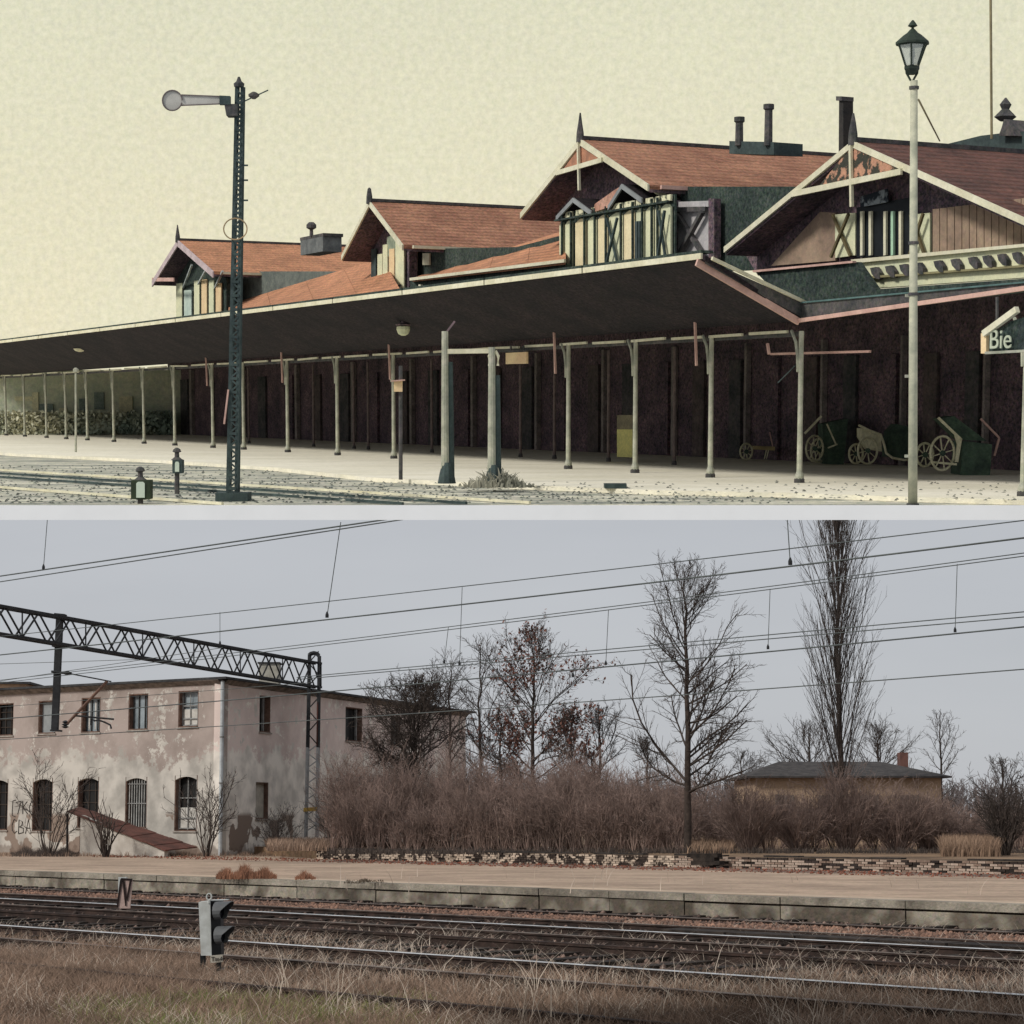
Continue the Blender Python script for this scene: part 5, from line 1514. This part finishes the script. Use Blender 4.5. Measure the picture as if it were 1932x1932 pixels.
# G4
g4, A4, L4, R4 = pavilion('station_pavilion', 'nearest broad gabled pavilion with carved gable and maroon tiles, at the right', (1612, 266), (1370, 466), (1965, 424), 12, m=U_roof3, finial=214, rake_w=.14, collar=((1500, 367), (1708, 324)),
                          infill=None)
panel('gable_infill', [(1613, 272), (1545, 354), (1700, 323), (1668, 292)], GBY, .03, mat('carved_tympanum', (190, 144, 118), (66, 66, 58), scale=4.5, rough=1, lo=.46, hi=.53, grain=.2), g4, -.04)
panel('gable_wall', [(1615, 290), (1400, 470), (1430, 520), (1960, 520), (1960, 420)], GWY, .3, U_maroon, g4)
panel('tan_slope', [(1462, 502), (1555, 400), (1584, 402), (1584, 492)], GWY, .06, U_tan, g4, -.12)
for i in range(13):
    x = 1768 + i * 14
    panel('board', [(x, 395 - (x - 1768) * .12), (x + 12.6, 394 - (x - 1768) * .12), (x + 12.6, 502), (x, 503)], GWY, .05, U_tan, g4, -.12)
for (xa, xb) in ((1585, 1623), (1733, 1764)):
    panel('wall_panel', [(xa, 405), (xb, 402), (xb, 482), (xa, 487)], GWY, .05, U_panel, g4, -.14)
    bar('cross_brace', (xa + 2, 406), (xb - 2, 484), GWY, GWY, .06, .06, mat('brace_olive', (120, 108, 76), (88, 80, 58)), g4, .24)
    bar('cross_brace', (xb - 2, 404), (xa + 2, 486), GWY, GWY, .06, .06, MATS['brace_olive'], g4, .29)
panel('window_band', [(1626, 392), (1731, 372), (1731, 480), (1626, 486)], GWY, .05, mat('glass_night', (30, 36, 40), (18, 22, 26), rough=.6), g4, -.15)
for xa in (1639, 1655, 1683, 1697, 1712):
    panel('mullion', [(xa, 400), (xa + 4.5, 399), (xa + 4.5, 482), (xa, 483)], GWY, .06, U_cream if xa != 1697 else mat('mullion_mint', (180, 214, 184), (160, 196, 168)), g4, -.24)
panel('carved_band', [(1640, 372), (1690, 357), (1692, 382), (1640, 392)], GWY, .04, mat('carved_grey', (150, 158, 160), (40, 48, 56), scale=4, lo=.45, hi=.55), g4, -.25)
# balcony with cream boarding and dark bracket ends
panel('balcony_front', [(1616, 492), (1900, 468), (1985, 460), (1985, 520), (1645, 544)], GWY - 1.6, .2, U_panel, g4)
for x in (1660, 1688, 1715, 1742, 1780, 1812, 1845, 1872, 1900, 1928):
    y = 516 - (x - 1660) * .105
    panel('bracket_end', [(x - 9, y - 10), (x + 2, y - 12), (x + 9, y - 1), (x + 9, y + 11), (x + 2, y + 10), (x - 6, y + 1)], GWY - 1.6, .1, U_dark, g4, -.14)
panel('balcony_rail', [(1612, 490), (1985, 456), (1985, 462), (1615, 497)], GWY - 1.6, .12, U_cream, g4, -.1)
panel('balcony_edge', [(1640, 522), (1985, 497), (1985, 501), (1640, 526)], GWY - 1.6, .1, mat('edge_olive', (156, 148, 110), (124, 118, 88)), g4, -.12)
panel('dark_parapet', [(1425, 512), (1612, 494), (1648, 546), (1985, 522), (1985, 545), (1512, 590), (1480, 570)], 58.5, .2, U_green, g4)
panel('parapet_cap', [(1423, 510), (1612, 492), (1612, 496), (1424, 514)], 58.4, .1, U_pink, g4, -.05)
# big stack between the pavilions
t = thing('chimney_stack', 'tall dark brick chimney stack between the third and fourth gables', 'chimney', U(1590, 300, GBY + 7), FU)
panel('stack', [(1582, 320), (1591, 321), (1591, 186), (1583, 186)], GBY + 7, .3, mat('stack_dark', (64, 60, 56), (40, 40, 40), grain=.2), t)
panel('cap', [(1581, 190), (1592, 190), (1592, 182), (1581, 182)], GBY + 7, .36, U_dark, t, -.06)
# far dark roofs at the right edge
fr = thing('far_roof', 'dark far roofs with a small turret at the upper right edge', 'roof', U(1870, 300, 78), FU)
panel('roof', [(1735, 278), (1785, 272), (1850, 256), (1900, 250), (1990, 244), (1990, 360), (1735, 340)], 80, 3, U_iron, fr)
panel('turret', [(1884, 256), (1890, 240), (1894, 225), (1899, 225), (1908, 240), (1916, 256)], 79.5, 1.2, U_dark, fr)
a = U(1897, 215, 80); MB().lathe(U(1896.5, 228, 80), [(.16, 0), (.3, .1), (.1, .3), (.16, .42), (.02, .6)], 6).build('turret_finial', U_dark, fr)
wr_ = U(1871, 262, 76); MB().tube([wr_, U(1869, -10, 76)], .035, 5).build('flagpole', mat('pole_tan', (150, 140, 108), (120, 112, 88)), frame=FU, label='thin pole rising out of the picture at the upper right', cat='pole')
MB().tube([U(1733, 188, 50), U(1773, 266, 76)], .02, 4).build('stay_wire', MATS['pole_tan'], frame=FU, label='thin wire slanting from the gas lamp post to the far roofs', cat='wire')

# ---- semaphore signal
def GU(x, y, Y): return FU.at(x, y, Y)
sY = FU.gr(438, 946, -.1).y
sm = thing('semaphore_signal', 'tall lattice semaphore mast with a long pale arm ending in a round disc', 'signal', FU.gr(438, 946, -.1), FU)
bxL, bxR, tpL, tpR = 427, 447, 446, 457
for (xb, xt) in ((429, 446.5), (445, 457)):
    for dy in (0, .3):
        MB().bar(GU(xb, 944, sY) + V(0, dy * .9, 0), GU(xt, 162, sY) + V(0, dy * .5, 0), .055, .055).build('corner_bar', U_iron, sm)
y = 935; k = 0
while y > 172:
    fL = lambda yy: 429 + 17.5 * (944 - yy) / 782; fR = lambda yy: 445 + 12 * (944 - yy) / 782
    st_ = 13
    a, b = (fL(y), fR(y - st_)) if k % 2 else (fR(y), fL(y - st_))
    MB().bar(GU(a, y, sY) - V(0, .01, 0), GU(b, y - st_, sY) - V(0, .01, 0), .05, .03).build('lacing', U_iron, sm)
    if k % 2: MB().bar(GU(fL(y), y, sY) - V(0, .012, 0), GU(fR(y), y, sY) - V(0, .012, 0), .06, .05).build('cross_strap', U_iron, sm)
    y -= st_; k += 1
M_arm = mat('arm_grey', (196, 194, 186), (176, 174, 166), rough=.8)
M_rim = mat('arm_rim', (120, 110, 108), (98, 90, 90))
ay = sY - .12
ar = MB().prism([GU(x, y, ay) for x, y in ((338, 180), (418, 183), (418, 195), (338, 199))], (0, .03, 0)).build('arm', M_arm, sm)
MB().prism([GU(325 + 18 * math.cos(t), 189.5 + 18.5 * math.sin(t), ay - .004) for t in [i * math.pi / 12 for i in range(24)]], (0, .03, 0)).build('disc', M_arm, ar)
MB().tube([GU(325 + 18.5 * math.cos(t), 189.5 + 19 * math.sin(t), ay - .02) for t in [i * math.pi / 12 + .25 for i in range(24)]], .013, 5).build('disc_rim', M_rim, ar)
for yy0, yy1 in ((179, 182), (199, 196)): MB().bar(GU(342, yy0, ay - .01), GU(418, yy1, ay - .01), .02, .02).build('arm_rim', M_rim, ar)
MB().prism([GU(x, y, ay - .05) for x, y in ((414, 180), (434, 181), (434, 197), (414, 197))], (0, .12, 0)).build('pivot_block', U_iron, sm)
MB().prism([GU(x, y, ay - .03) for x, y in ((423, 196), (448, 196), (448, 218), (427, 218))], (0, .3, 0)).build('lamp_box', U_dark, sm)
MB().lathe(GU(451, 164, sY), [(.09, 0), (.1, .06), (.05, .1), (.02, .18)], 8).build('mast_cap', U_dark, sm)
MB().bar(GU(459, 192, sY), GU(506, 170, sY), .02, .02).build('counter_rod', U_iron, sm)
MB().lathe(GU(479, 187, sY), [(.03, 0), (.1, .05), (.1, .09), (.03, .13)], 8).build('counterweight', U_dark, sm)
MB().tube([GU(444 + 22 * math.cos(t), 432 + 20 * math.sin(t), sY - .1) for t in [i * math.pi / 12 for i in range(25)]], .013, 5, False).build('pulley_ring', mat('ring_brass', (176, 150, 116), (140, 124, 96)), sm)
for yy in (312, 340, 378): MB().bar(GU(456, yy, sY), GU(468, yy, sY), .02, .03).build('step_iron', U_iron, sm)
MB().box(FU.gr(438, 946, -.1).x - .3, FU.gr(438, 946, -.1).x + .3, sY - .1, sY + .5, -.1, .06).build('foundation', U_iron, sm)
MB().bar(GU(423, 800, sY - .05), GU(431, 735, sY - .05), .06, .03).build('pink_strip', U_pink, sm)

# ---- gas lamp
lY = FU.gr(1722, 950, 0).y + .2
lp = thing('gas_lamp', 'tall ornate gas lamp post with a glazed lantern at the right', 'street lamp', V(GU(1722, 950, lY).x, lY, 0), FU)
pb = GU(1722, 955, lY); pt = GU(1724.5, 152, lY)
MB().tube([V(pb.x, pb.y, -.05), pb.lerp(pt, .4), pt], [.082, .074, .062], 14).build('post', mat('lamp_post_paint', (204, 202, 176), (160, 162, 142), rough=.8, grain=.06), lp, smooth=True)
for f_, r_ in ((.0, .11), (.5, .095), (.62, .09), (.98, .085)):
    c = pb.lerp(pt, f_); MB().lathe(c, [(r_, 0), (r_, .05)], 12).build('collar', U_dark, lp)
U_lamp = mat('lamp_iron', (52, 66, 54), (38, 46, 40), rough=.7)
def LG(x, y): return GU(x, y, lY)
cxl = 1720.5
def lr_(px): return px * lY / F
for s_ in (-1, 1):
    MB().tube([LG(cxl + s_ * 2, 152), LG(cxl + s_ * 10, 138), LG(cxl + s_ * 11, 128)], .02, 5).build('cradle', U_lamp, lp)
zb = LG(cxl, 127).z; c = V(LG(cxl, 127).x, lY, zb)
hz = lambda y: LG(cxl, y).z - zb
MB().lathe(c, [(lr_(8), -.12), (lr_(14), -.03), (lr_(14), .02)], 6).build('lantern_base', U_lamp, lp)
cg = V(LG(cxl, 127).x, lY, zb)
glass = bpy.data.materials.new('lantern_glass'); glass.use_nodes = True
bb = glass.node_tree.nodes['Principled BSDF']; bb.inputs['Base Color'].default_value = (.75, .8, .72, 1); bb.inputs['Roughness'].default_value = .1; bb.inputs['Alpha'].default_value = .38
for k in range(6):
    t0, t1 = 2 * math.pi * k / 6 + .26, 2 * math.pi * (k + 1) / 6 + .26
    q = MB(); p4 = [cg + V(lr_(r_) * math.cos(t), lr_(r_) * math.sin(t), z) for t, r_, z in ((t0, 13, .03), (t1, 13, .03), (t1, 27, hz(84)), (t0, 27, hz(84)))]
    nrm = (p4[1] - p4[0]).cross(p4[3] - p4[0]).normalized(); q.prism(p4, nrm * -.012); q.build('pane', glass, lp)
    MB().bar(p4[0], p4[3], .028, .028).build('glazing_bar', U_lamp, lp)
    MB().bar(p4[3], p4[2], .04, .04).build('top_rail', U_lamp, lp)
MB().lathe(cg, [(lr_(4), .02), (lr_(3), hz(112)), (lr_(6), hz(104)), (lr_(4), hz(92))], 8).build('burner', mat('burner_grey', (120, 122, 112), (70, 72, 66)), lp)
MB().lathe(cg, [(lr_(31), hz(84)), (lr_(31), hz(80)), (lr_(17), hz(67)), (lr_(10), hz(62)), (lr_(5), hz(56)), (lr_(2.5), hz(54)), (lr_(2.5), hz(52)), (lr_(9), hz(49)), (lr_(6), hz(44)), (lr_(1.5), hz(38))], 12).build('lantern_roof', U_lamp, lp)
for f_ in (.12, .31, .5): MB().bar(pb.lerp(pt, f_) + V(-.14, 0, 0), pb.lerp(pt, f_), .04, .05).build('climbing_peg', U_post, lp)

# ---- two stout poles with a crosspiece, tree-like bases
for (x, yt, yb_, lb, nm) in ((843, 625, 912, 'stout pole with a flared teal base joined to its neighbour by a crosspiece', 0), (931, 655, 918, 'second stout pole whose base is lost in a scrubby mound', 1)):
    p = FU.gr(x, yb_, 0); h = FU.at(x, yt, p.y).z
    t = thing('platform_pole', lb, 'pole', p, FU)
    MB().tube([V(p.x - .03, p.y, 0), V(p.x - .03, p.y, .5), V(p.x - .03, p.y, h)], [.12, .09, .07], 10).build('shaft', U_post, t)
    MB().tube([V(p.x + .07, p.y + .05, 0), V(p.x + .07, p.y + .05, h * .8)], [.1, .07], 8).build('drain_pipe', U_iron, t)
    MB().lathe(p, [(.2, 0), (.16, .2), (.1, .45)], 10).build('base', U_iron, t)
    if nm == 0:
        a, b = FU.at(x, 663, p.y), FU.at(931, 662, p.y + .0); MB().bar(a, b, .1, .1).build('crosspiece', U_cream, t)
        MB().bar(FU.at(843, 626, p.y), FU.at(858, 606, p.y), .04, .04).build('arm', mat('arm_mauve', (146, 122, 128), (110, 96, 100)), t)
    else:
        for s_ in (-8, 9): MB().tube([FU.at(x + s_ * .4, 662, p.y), FU.at(x + s_, 672, p.y), FU.at(x + s_ * .9, 690, p.y)], .035, 5).build('bracket', U_cream, t)
rng = np.random.default_rng(72); p = FU.gr(935, 918, 0); n_ = 420
P_ = np.stack([p.x + rng.normal(.15, .38, n_), p.y + rng.normal(0, .25, n_), np.full(n_, -.01)], 1)
v, f = blades(rng, P_, rng.uniform(.1, .45, n_) * np.exp(-((P_[:, 0] - p.x) / .6) ** 2), .05, .6)
link_mesh('scrub_mound', v, f, mat('scrub_grey', (170, 166, 146), (96, 98, 88), scale=2, island=.3), frame=FU, label='grey scrubby mound at the foot of the second stout pole', kind='stuff')

# thin posts with boxes
def thinpost(label, x, yt, yb_, r, m, name='signal_post'):
    p = FU.gr(x, yb_, 0); t = thing(name, label, 'post', p, FU); MB().tube([p, FU.at(x, yt, p.y)], r, 6).build('shaft', m, t); return t, p
t, p = thinpost('thin dark post with a peach box sign in front of the thirteenth canopy post', 756, 690, 905, .045, U_dark)
MB().prism([FU.at(a, b, p.y - .1) for a, b in ((743, 739), (759, 739), (759, 718), (743, 718))], (0, .12, 0)).build('sign_box', U_peach, t)
MB().bar(FU.at(738, 719, p.y - .1), FU.at(764, 717, p.y - .1), .14, .03).build('box_lid', U_pink, t)
t, p = thinpost('thin grey post at the far left in front of the platform', 143, 700, 853, .04, U_post)
MB().lathe(FU.at(143, 702, p.y), [(.1, 0), (.1, .1), (.03, .16)], 6).build('cap', U_post, t)

# hanging lamp and clock board under the canopy
hl = thing('hanging_lamp', 'cream globe lamp hanging under the canopy left of the stout poles', 'lamp', U(761, 628, 53), FU)
c = U(761, 632, 53); MB().lathe(c, [(.06, -.02), (.15, .03), (.2, .16), (.19, .24), (.05, .27)], 10).build('globe', U_panel, hl); MB().lathe(c, [(.2, .272), (.24, .3), (.06, .36), (.04, .6)], 10).build('cap', U_maroon, hl)
hl2 = thing('hanging_lamp', 'tiny pale lamp hanging under the far left end of the canopy', 'lamp', U(151, 663, 52.5), FU)
c = U(151, 664, 52.5); MB().lathe(c, [(.06, 0), (.22, .05), (.3, .14), (.1, .17)], 10).build('globe', U_cream, hl2); MB().lathe(c, [(.03, .172), (.03, .5)], 6).build('rod', U_dark, hl2)
sb = thing('sign_board', 'small blank cream sign board hanging from the beam right of the stout poles', 'sign', U(973, 675, CBY - .4), FU)
panel('board', [(954, 687), (993, 686), (993, 664), (954, 666)], CBY - .4, .06, U_peach, sb); panel('frame', [(953, 665), (994, 663), (994, 660), (953, 662)], CBY - .4, .08, U_dark, sb, -.02)
for x in (962, 986): panel('hanger', [(x, 661), (x + 2, 661), (x + 2, 652), (x, 652)], CBY - .4, .03, U_dark, sb)
ks = thing('notice_stand', 'yellowish notice stand beside the fifteenth canopy post', 'notice stand', V(U(1179, 862, 66).x, U(1179, 862, 66).y, 0), FU)
panel('board', [(1164, 862), (1193, 863), (1193, 810), (1164, 810)], 66, .15, mat('notice_yellow', (214, 206, 130), (190, 186, 120), grain=.15), ks)
panel('top_panel', [(1164, 809.5), (1193, 809.5), (1193, 783), (1164, 783)], 66, .15, mat('notice_tan', (142, 134, 106), (110, 104, 86), grain=.15), ks)

# name sign at the right edge
ns = thing('hanging_sign', 'dark gabled sign with a cream frame and the letters Bie, cut by the right edge', 'sign', U(1880, 660, 48), FU)
panel('board', [(1866, 664), (1960, 660), (1960, 590), (1907, 606), (1866, 634)], 48, .2, U_green, ns)
panel('side_frame', [(1856, 667), (1866, 667), (1866, 629), (1856, 629)], 48, .3, U_peach, ns, -.06)
MB().bar(U(1862, 630, 48) - pU * .06, U(1925, 584, 48) - pU * .06, .08, .1).build('top_frame', U_cream, ns)
MB().bar(U(1866, 666, 48) - pU * .06, U(1960, 661, 48) - pU * .06, .06, .04).build('bottom_frame', U_post, ns)
text('lettering', 'Bie', .44, mat('letter_pale', (190, 196, 172), (170, 178, 156)), face_matrix(U(1871, 658, 48) - pU * .06, tU, V(0, 0, 1)), ns, ext=.01)
for x in (1872, 1930): MB().tube([U(x, 625, 48) + pU * .1, U(x, 560, 48) + pU * .1], .025, 5).build('hanger', U_dark, ns)

# ---- carts
M_wood = mat('cart_wood', (226, 222, 190), (190, 184, 150), grain=.15)
M_cg = mat('cart_green', (78, 98, 80), (56, 70, 60), grain=.3)


def wheel(parent, x, y, Y, r_px, yaw=0.5, sx=1.0):
    c = FU.at(x, y, Y); r = r_px * Y / F
    ax = V(math.cos(yaw), math.sin(yaw), 0)
    w_ = MB().tube([c + ax * (r * math.cos(t)) + V(0, 0, r * math.sin(t)) for t in [i * 2 * math.pi / 20 for i in range(21)]], .03, 6, False).build('wheel', M_wood, parent)
    MB().tube([c - V(0, .08, 0), c + V(0, .08, 0)], .07, 8).build('hub', M_cg, w_)
    for k in range(8):
        t = k * math.pi / 4 + .2; MB().bar(c, c + ax * (r * math.cos(t)) + V(0, 0, r * math.sin(t)), .022, .022).build('spoke', M_wood, w_)
    return w_


def cart(label, px, yb_):
    p = FU.gr(px, yb_, 0); return thing('luggage_cart', label, 'cart', p, FU), p.y


t, Y = cart('green luggage cart tipped up just right of the last front canopy post', 1537, 877)
wheel(t, 1537, 846, Y, 24, .7); wheel(t, 1545, 850, Y + .6, 22, .7)
MB().bar(FU.at(1518, 818, Y), FU.at(1550, 785, Y), .06, .06).build('shaft_bar', M_wood, t)
MB().prism([FU.at(a, b, Y + .3) for a, b in ((1555, 875), (1592, 877), (1600, 790), (1552, 800))], (0, .9, 0)).build('box', M_cg, t)
MB().bar(FU.at(1560, 800, Y), FU.at(1578, 840, Y), .04, .04).build('frame', M_wood, t)
MB().bar(FU.at(1562, 845, Y), FU.at(1580, 838, Y), .04, .04).build('step', M_wood, t)
t, Y = cart('cream carriage body with a curved footboard behind the gas lamp', 1640, 882)
wheel(t, 1637, 850, Y, 25, .6)
wheel(t, 1615, 856, Y + .5, 18, .6)
MB().tube([FU.at(a, b, Y) for a, b in ((1620, 802), (1640, 812), (1662, 820), (1668, 838), (1672, 855), (1684, 864), (1706, 868), (1722, 866))], .035, 6).build('footboard', M_wood, t)
MB().prism([FU.at(a, b, Y + .2) for a, b in ((1626, 808), (1662, 822), (1664, 852), (1640, 848), (1626, 825))], (0, .8, 0)).build('body', M_wood, t)
MB().prism([FU.at(a, b, Y + .9) for a, b in ((1672, 862), (1715, 866), (1716, 805), (1690, 800), (1676, 815))], (0, .7, 0)).build('hood', M_cg, t)
t, Y = cart('dark green box cart with a big spoked wheel right of the gas lamp', 1800, 897)
wheel(t, 1778, 855, Y, 32, .6); wheel(t, 1745, 858, Y + .9, 22, .6)
MB().prism([FU.at(a, b, Y + .1) for a, b in ((1812, 896), (1868, 899), (1872, 838), (1816, 832))], (0, 1.1, 0)).build('box', M_cg, t)
MB().prism([FU.at(a, b, Y + .3) for a, b in ((1775, 790), (1800, 785), (1862, 832), (1816, 830))], (0, 1.0, 0)).build('lid', M_cg, t)
MB().bar(FU.at(1770, 788, Y), FU.at(1814, 830, Y), .06, .06).build('shaft_bar', M_wood, t)
MB().prism([FU.at(a, b, Y) for a, b in ((1800, 818), (1815, 830), (1808, 872), (1802, 872), (1806, 838))], (0, .06, 0)).build('side_frame', M_wood, t)
MB().bar(FU.at(1850, 790, Y + .8), FU.at(1885, 826, Y + .8), .05, .05).build('handle', U_pink, t); MB().bar(FU.at(1885, 826, Y + .8), FU.at(1876, 860, Y + .8), .05, .05).build('handle', U_pink, t)
MB().bar(FU.at(1760, 872, Y), FU.at(1805, 876, Y), .05, .05).build('axle_frame', M_wood, t)
t, Y = cart('small low baggage trolley against the dark wall between two canopy posts', 1430, 870)
wheel(t, 1408, 852, Y, 15, .6); MB().prism([FU.at(a, b, Y) for a, b in ((1424, 848), (1462, 850), (1462, 843), (1424, 842))], (0, .9, 0)).build('deck', mat('deck_buff', (186, 168, 120), (150, 136, 98)), t)
for x in (1446, 1450): MB().bar(FU.at(x, 849, Y), FU.at(x - 4, 866, Y), .03, .03).build('leg', M_wood, t)
MB().bar(FU.at(1458, 843, Y), FU.at(1452, 815, Y), .03, .03).build('handle', U_pink, t)

def pebbles(name, label, n, xr, yr, z, size, m, seed):
    rng = np.random.default_rng(seed); P = []
    for i in range(n):
        p = FU.gr(rng.uniform(*xr), rng.uniform(*yr), z)
        P.append((p.x, p.y, z))
    P = np.array(P); base = np.array([(1, 0, 0), (0, 1, 0), (-1, 0, 0), (0, -1, 0), (0, 0, .7)], dtype=float)
    fs = np.array([(0, 1, 4), (1, 2, 4), (2, 3, 4), (3, 0, 4)])
    v = base[None] * (size * (.5 + rng.random((n, 5, 1)))) + P[:, None]
    f = (np.arange(n) * 5)[:, None, None] + fs[None]
    link_mesh(name, v.reshape(-1, 3), f.reshape(-1, 3), m, frame=FU, label=label, kind='stuff')


pebbles('cinder_stones', 'dark cinder lumps scattered over the station track bed', 2600, (-20, 1500), (878, 950), -.098, .035, mat('cinder_dark', (120, 124, 112), (66, 72, 70), scale=1, island=.5), 81)
pebbles('edge_rubble', 'small grey rubble along the platform edge of the old station', 380, (560, 1950), (908, 946), .002, .035, mat('rubble_grey', (170, 168, 150), (110, 112, 104), scale=1, island=.5), 82)

# ---- point lanterns by the tracks
def lantern(label, x, yt, ybx, yby, hw, ybase, wpx):
    p = FU.gr(x, ybase, -.1); Y = p.y; t = thing('point_lantern', label, 'lantern', p, FU)
    g = lambda a, b, o=0.0: FU.at(a, b, Y + o)
    MB().prism([g(x - hw, yby), g(x + hw, yby), g(x + hw, ybx), g(x - hw, ybx)], (0, .3, 0)).build('box', U_iron if hw < 12 else mat('lantern_green', (62, 74, 52), (44, 52, 40)), t)
    MB().prism([g(x + a, b, -.015) for a, b in ((-wpx, yby - 3), (wpx, yby - 3), (wpx, ybx + 6), (wpx * .6, ybx + 3), (-wpx * .6, ybx + 3), (-wpx, ybx + 6))], (0, .012, 0)).build('window', mat('milk_glass', (214, 226, 208), (196, 210, 192)), t)
    MB().lathe(g(x, ybx, .15), [(.13, 0), (.05, .06), (.045, .15), (.09, .17), (.07, .22), (.02, .25)], 8).build('chimney', U_dark, t)
    if ybase > yby: MB().tube([g(x, ybase, .1), g(x, yby, .1)], .05, 6).build('post', U_dark, t)
lantern('larger dark green point lantern with a white window at the lower left corner', 265, 885, 906, 942, 18, 951, 8)
lantern('smaller point lantern with a white window left of the semaphore base', 334, 862, 868, 893, 9, 932, 4)
p = FU.gr(320, 893, -.1)
# dark hatch on the platform edge
a = FU.gr(1162, 922, 0); MB().box(a.x - .22, a.x + .22, a.y, a.y + .6, 0.003, .09).build('hatch_box', U_iron, frame=FU, label='small dark box on the platform edge below the notice stand', cat='box')

rfield('brushy_weeds', 'brown weeds on the low bank between the mast and the side wall', 505, 640, 80, 92, 3200, .55, M_gdry, 15)

# single dry stalks standing on the platform
rng = np.random.default_rng(90); xs_ = rng.uniform(600, 1900, 46); P_ = []
for a_ in xs_:
    p = FL.gr(a_, rng.uniform(1652, 1694), .5); P_.append((p.x, p.y, .49))
v, f = blades(rng, np.array(P_), rng.uniform(.15, .6, 46), .014, .5)
link_mesh('platform_weeds', v, f, M_gpale, label='sparse single dry stalks growing through the platform', kind='stuff')
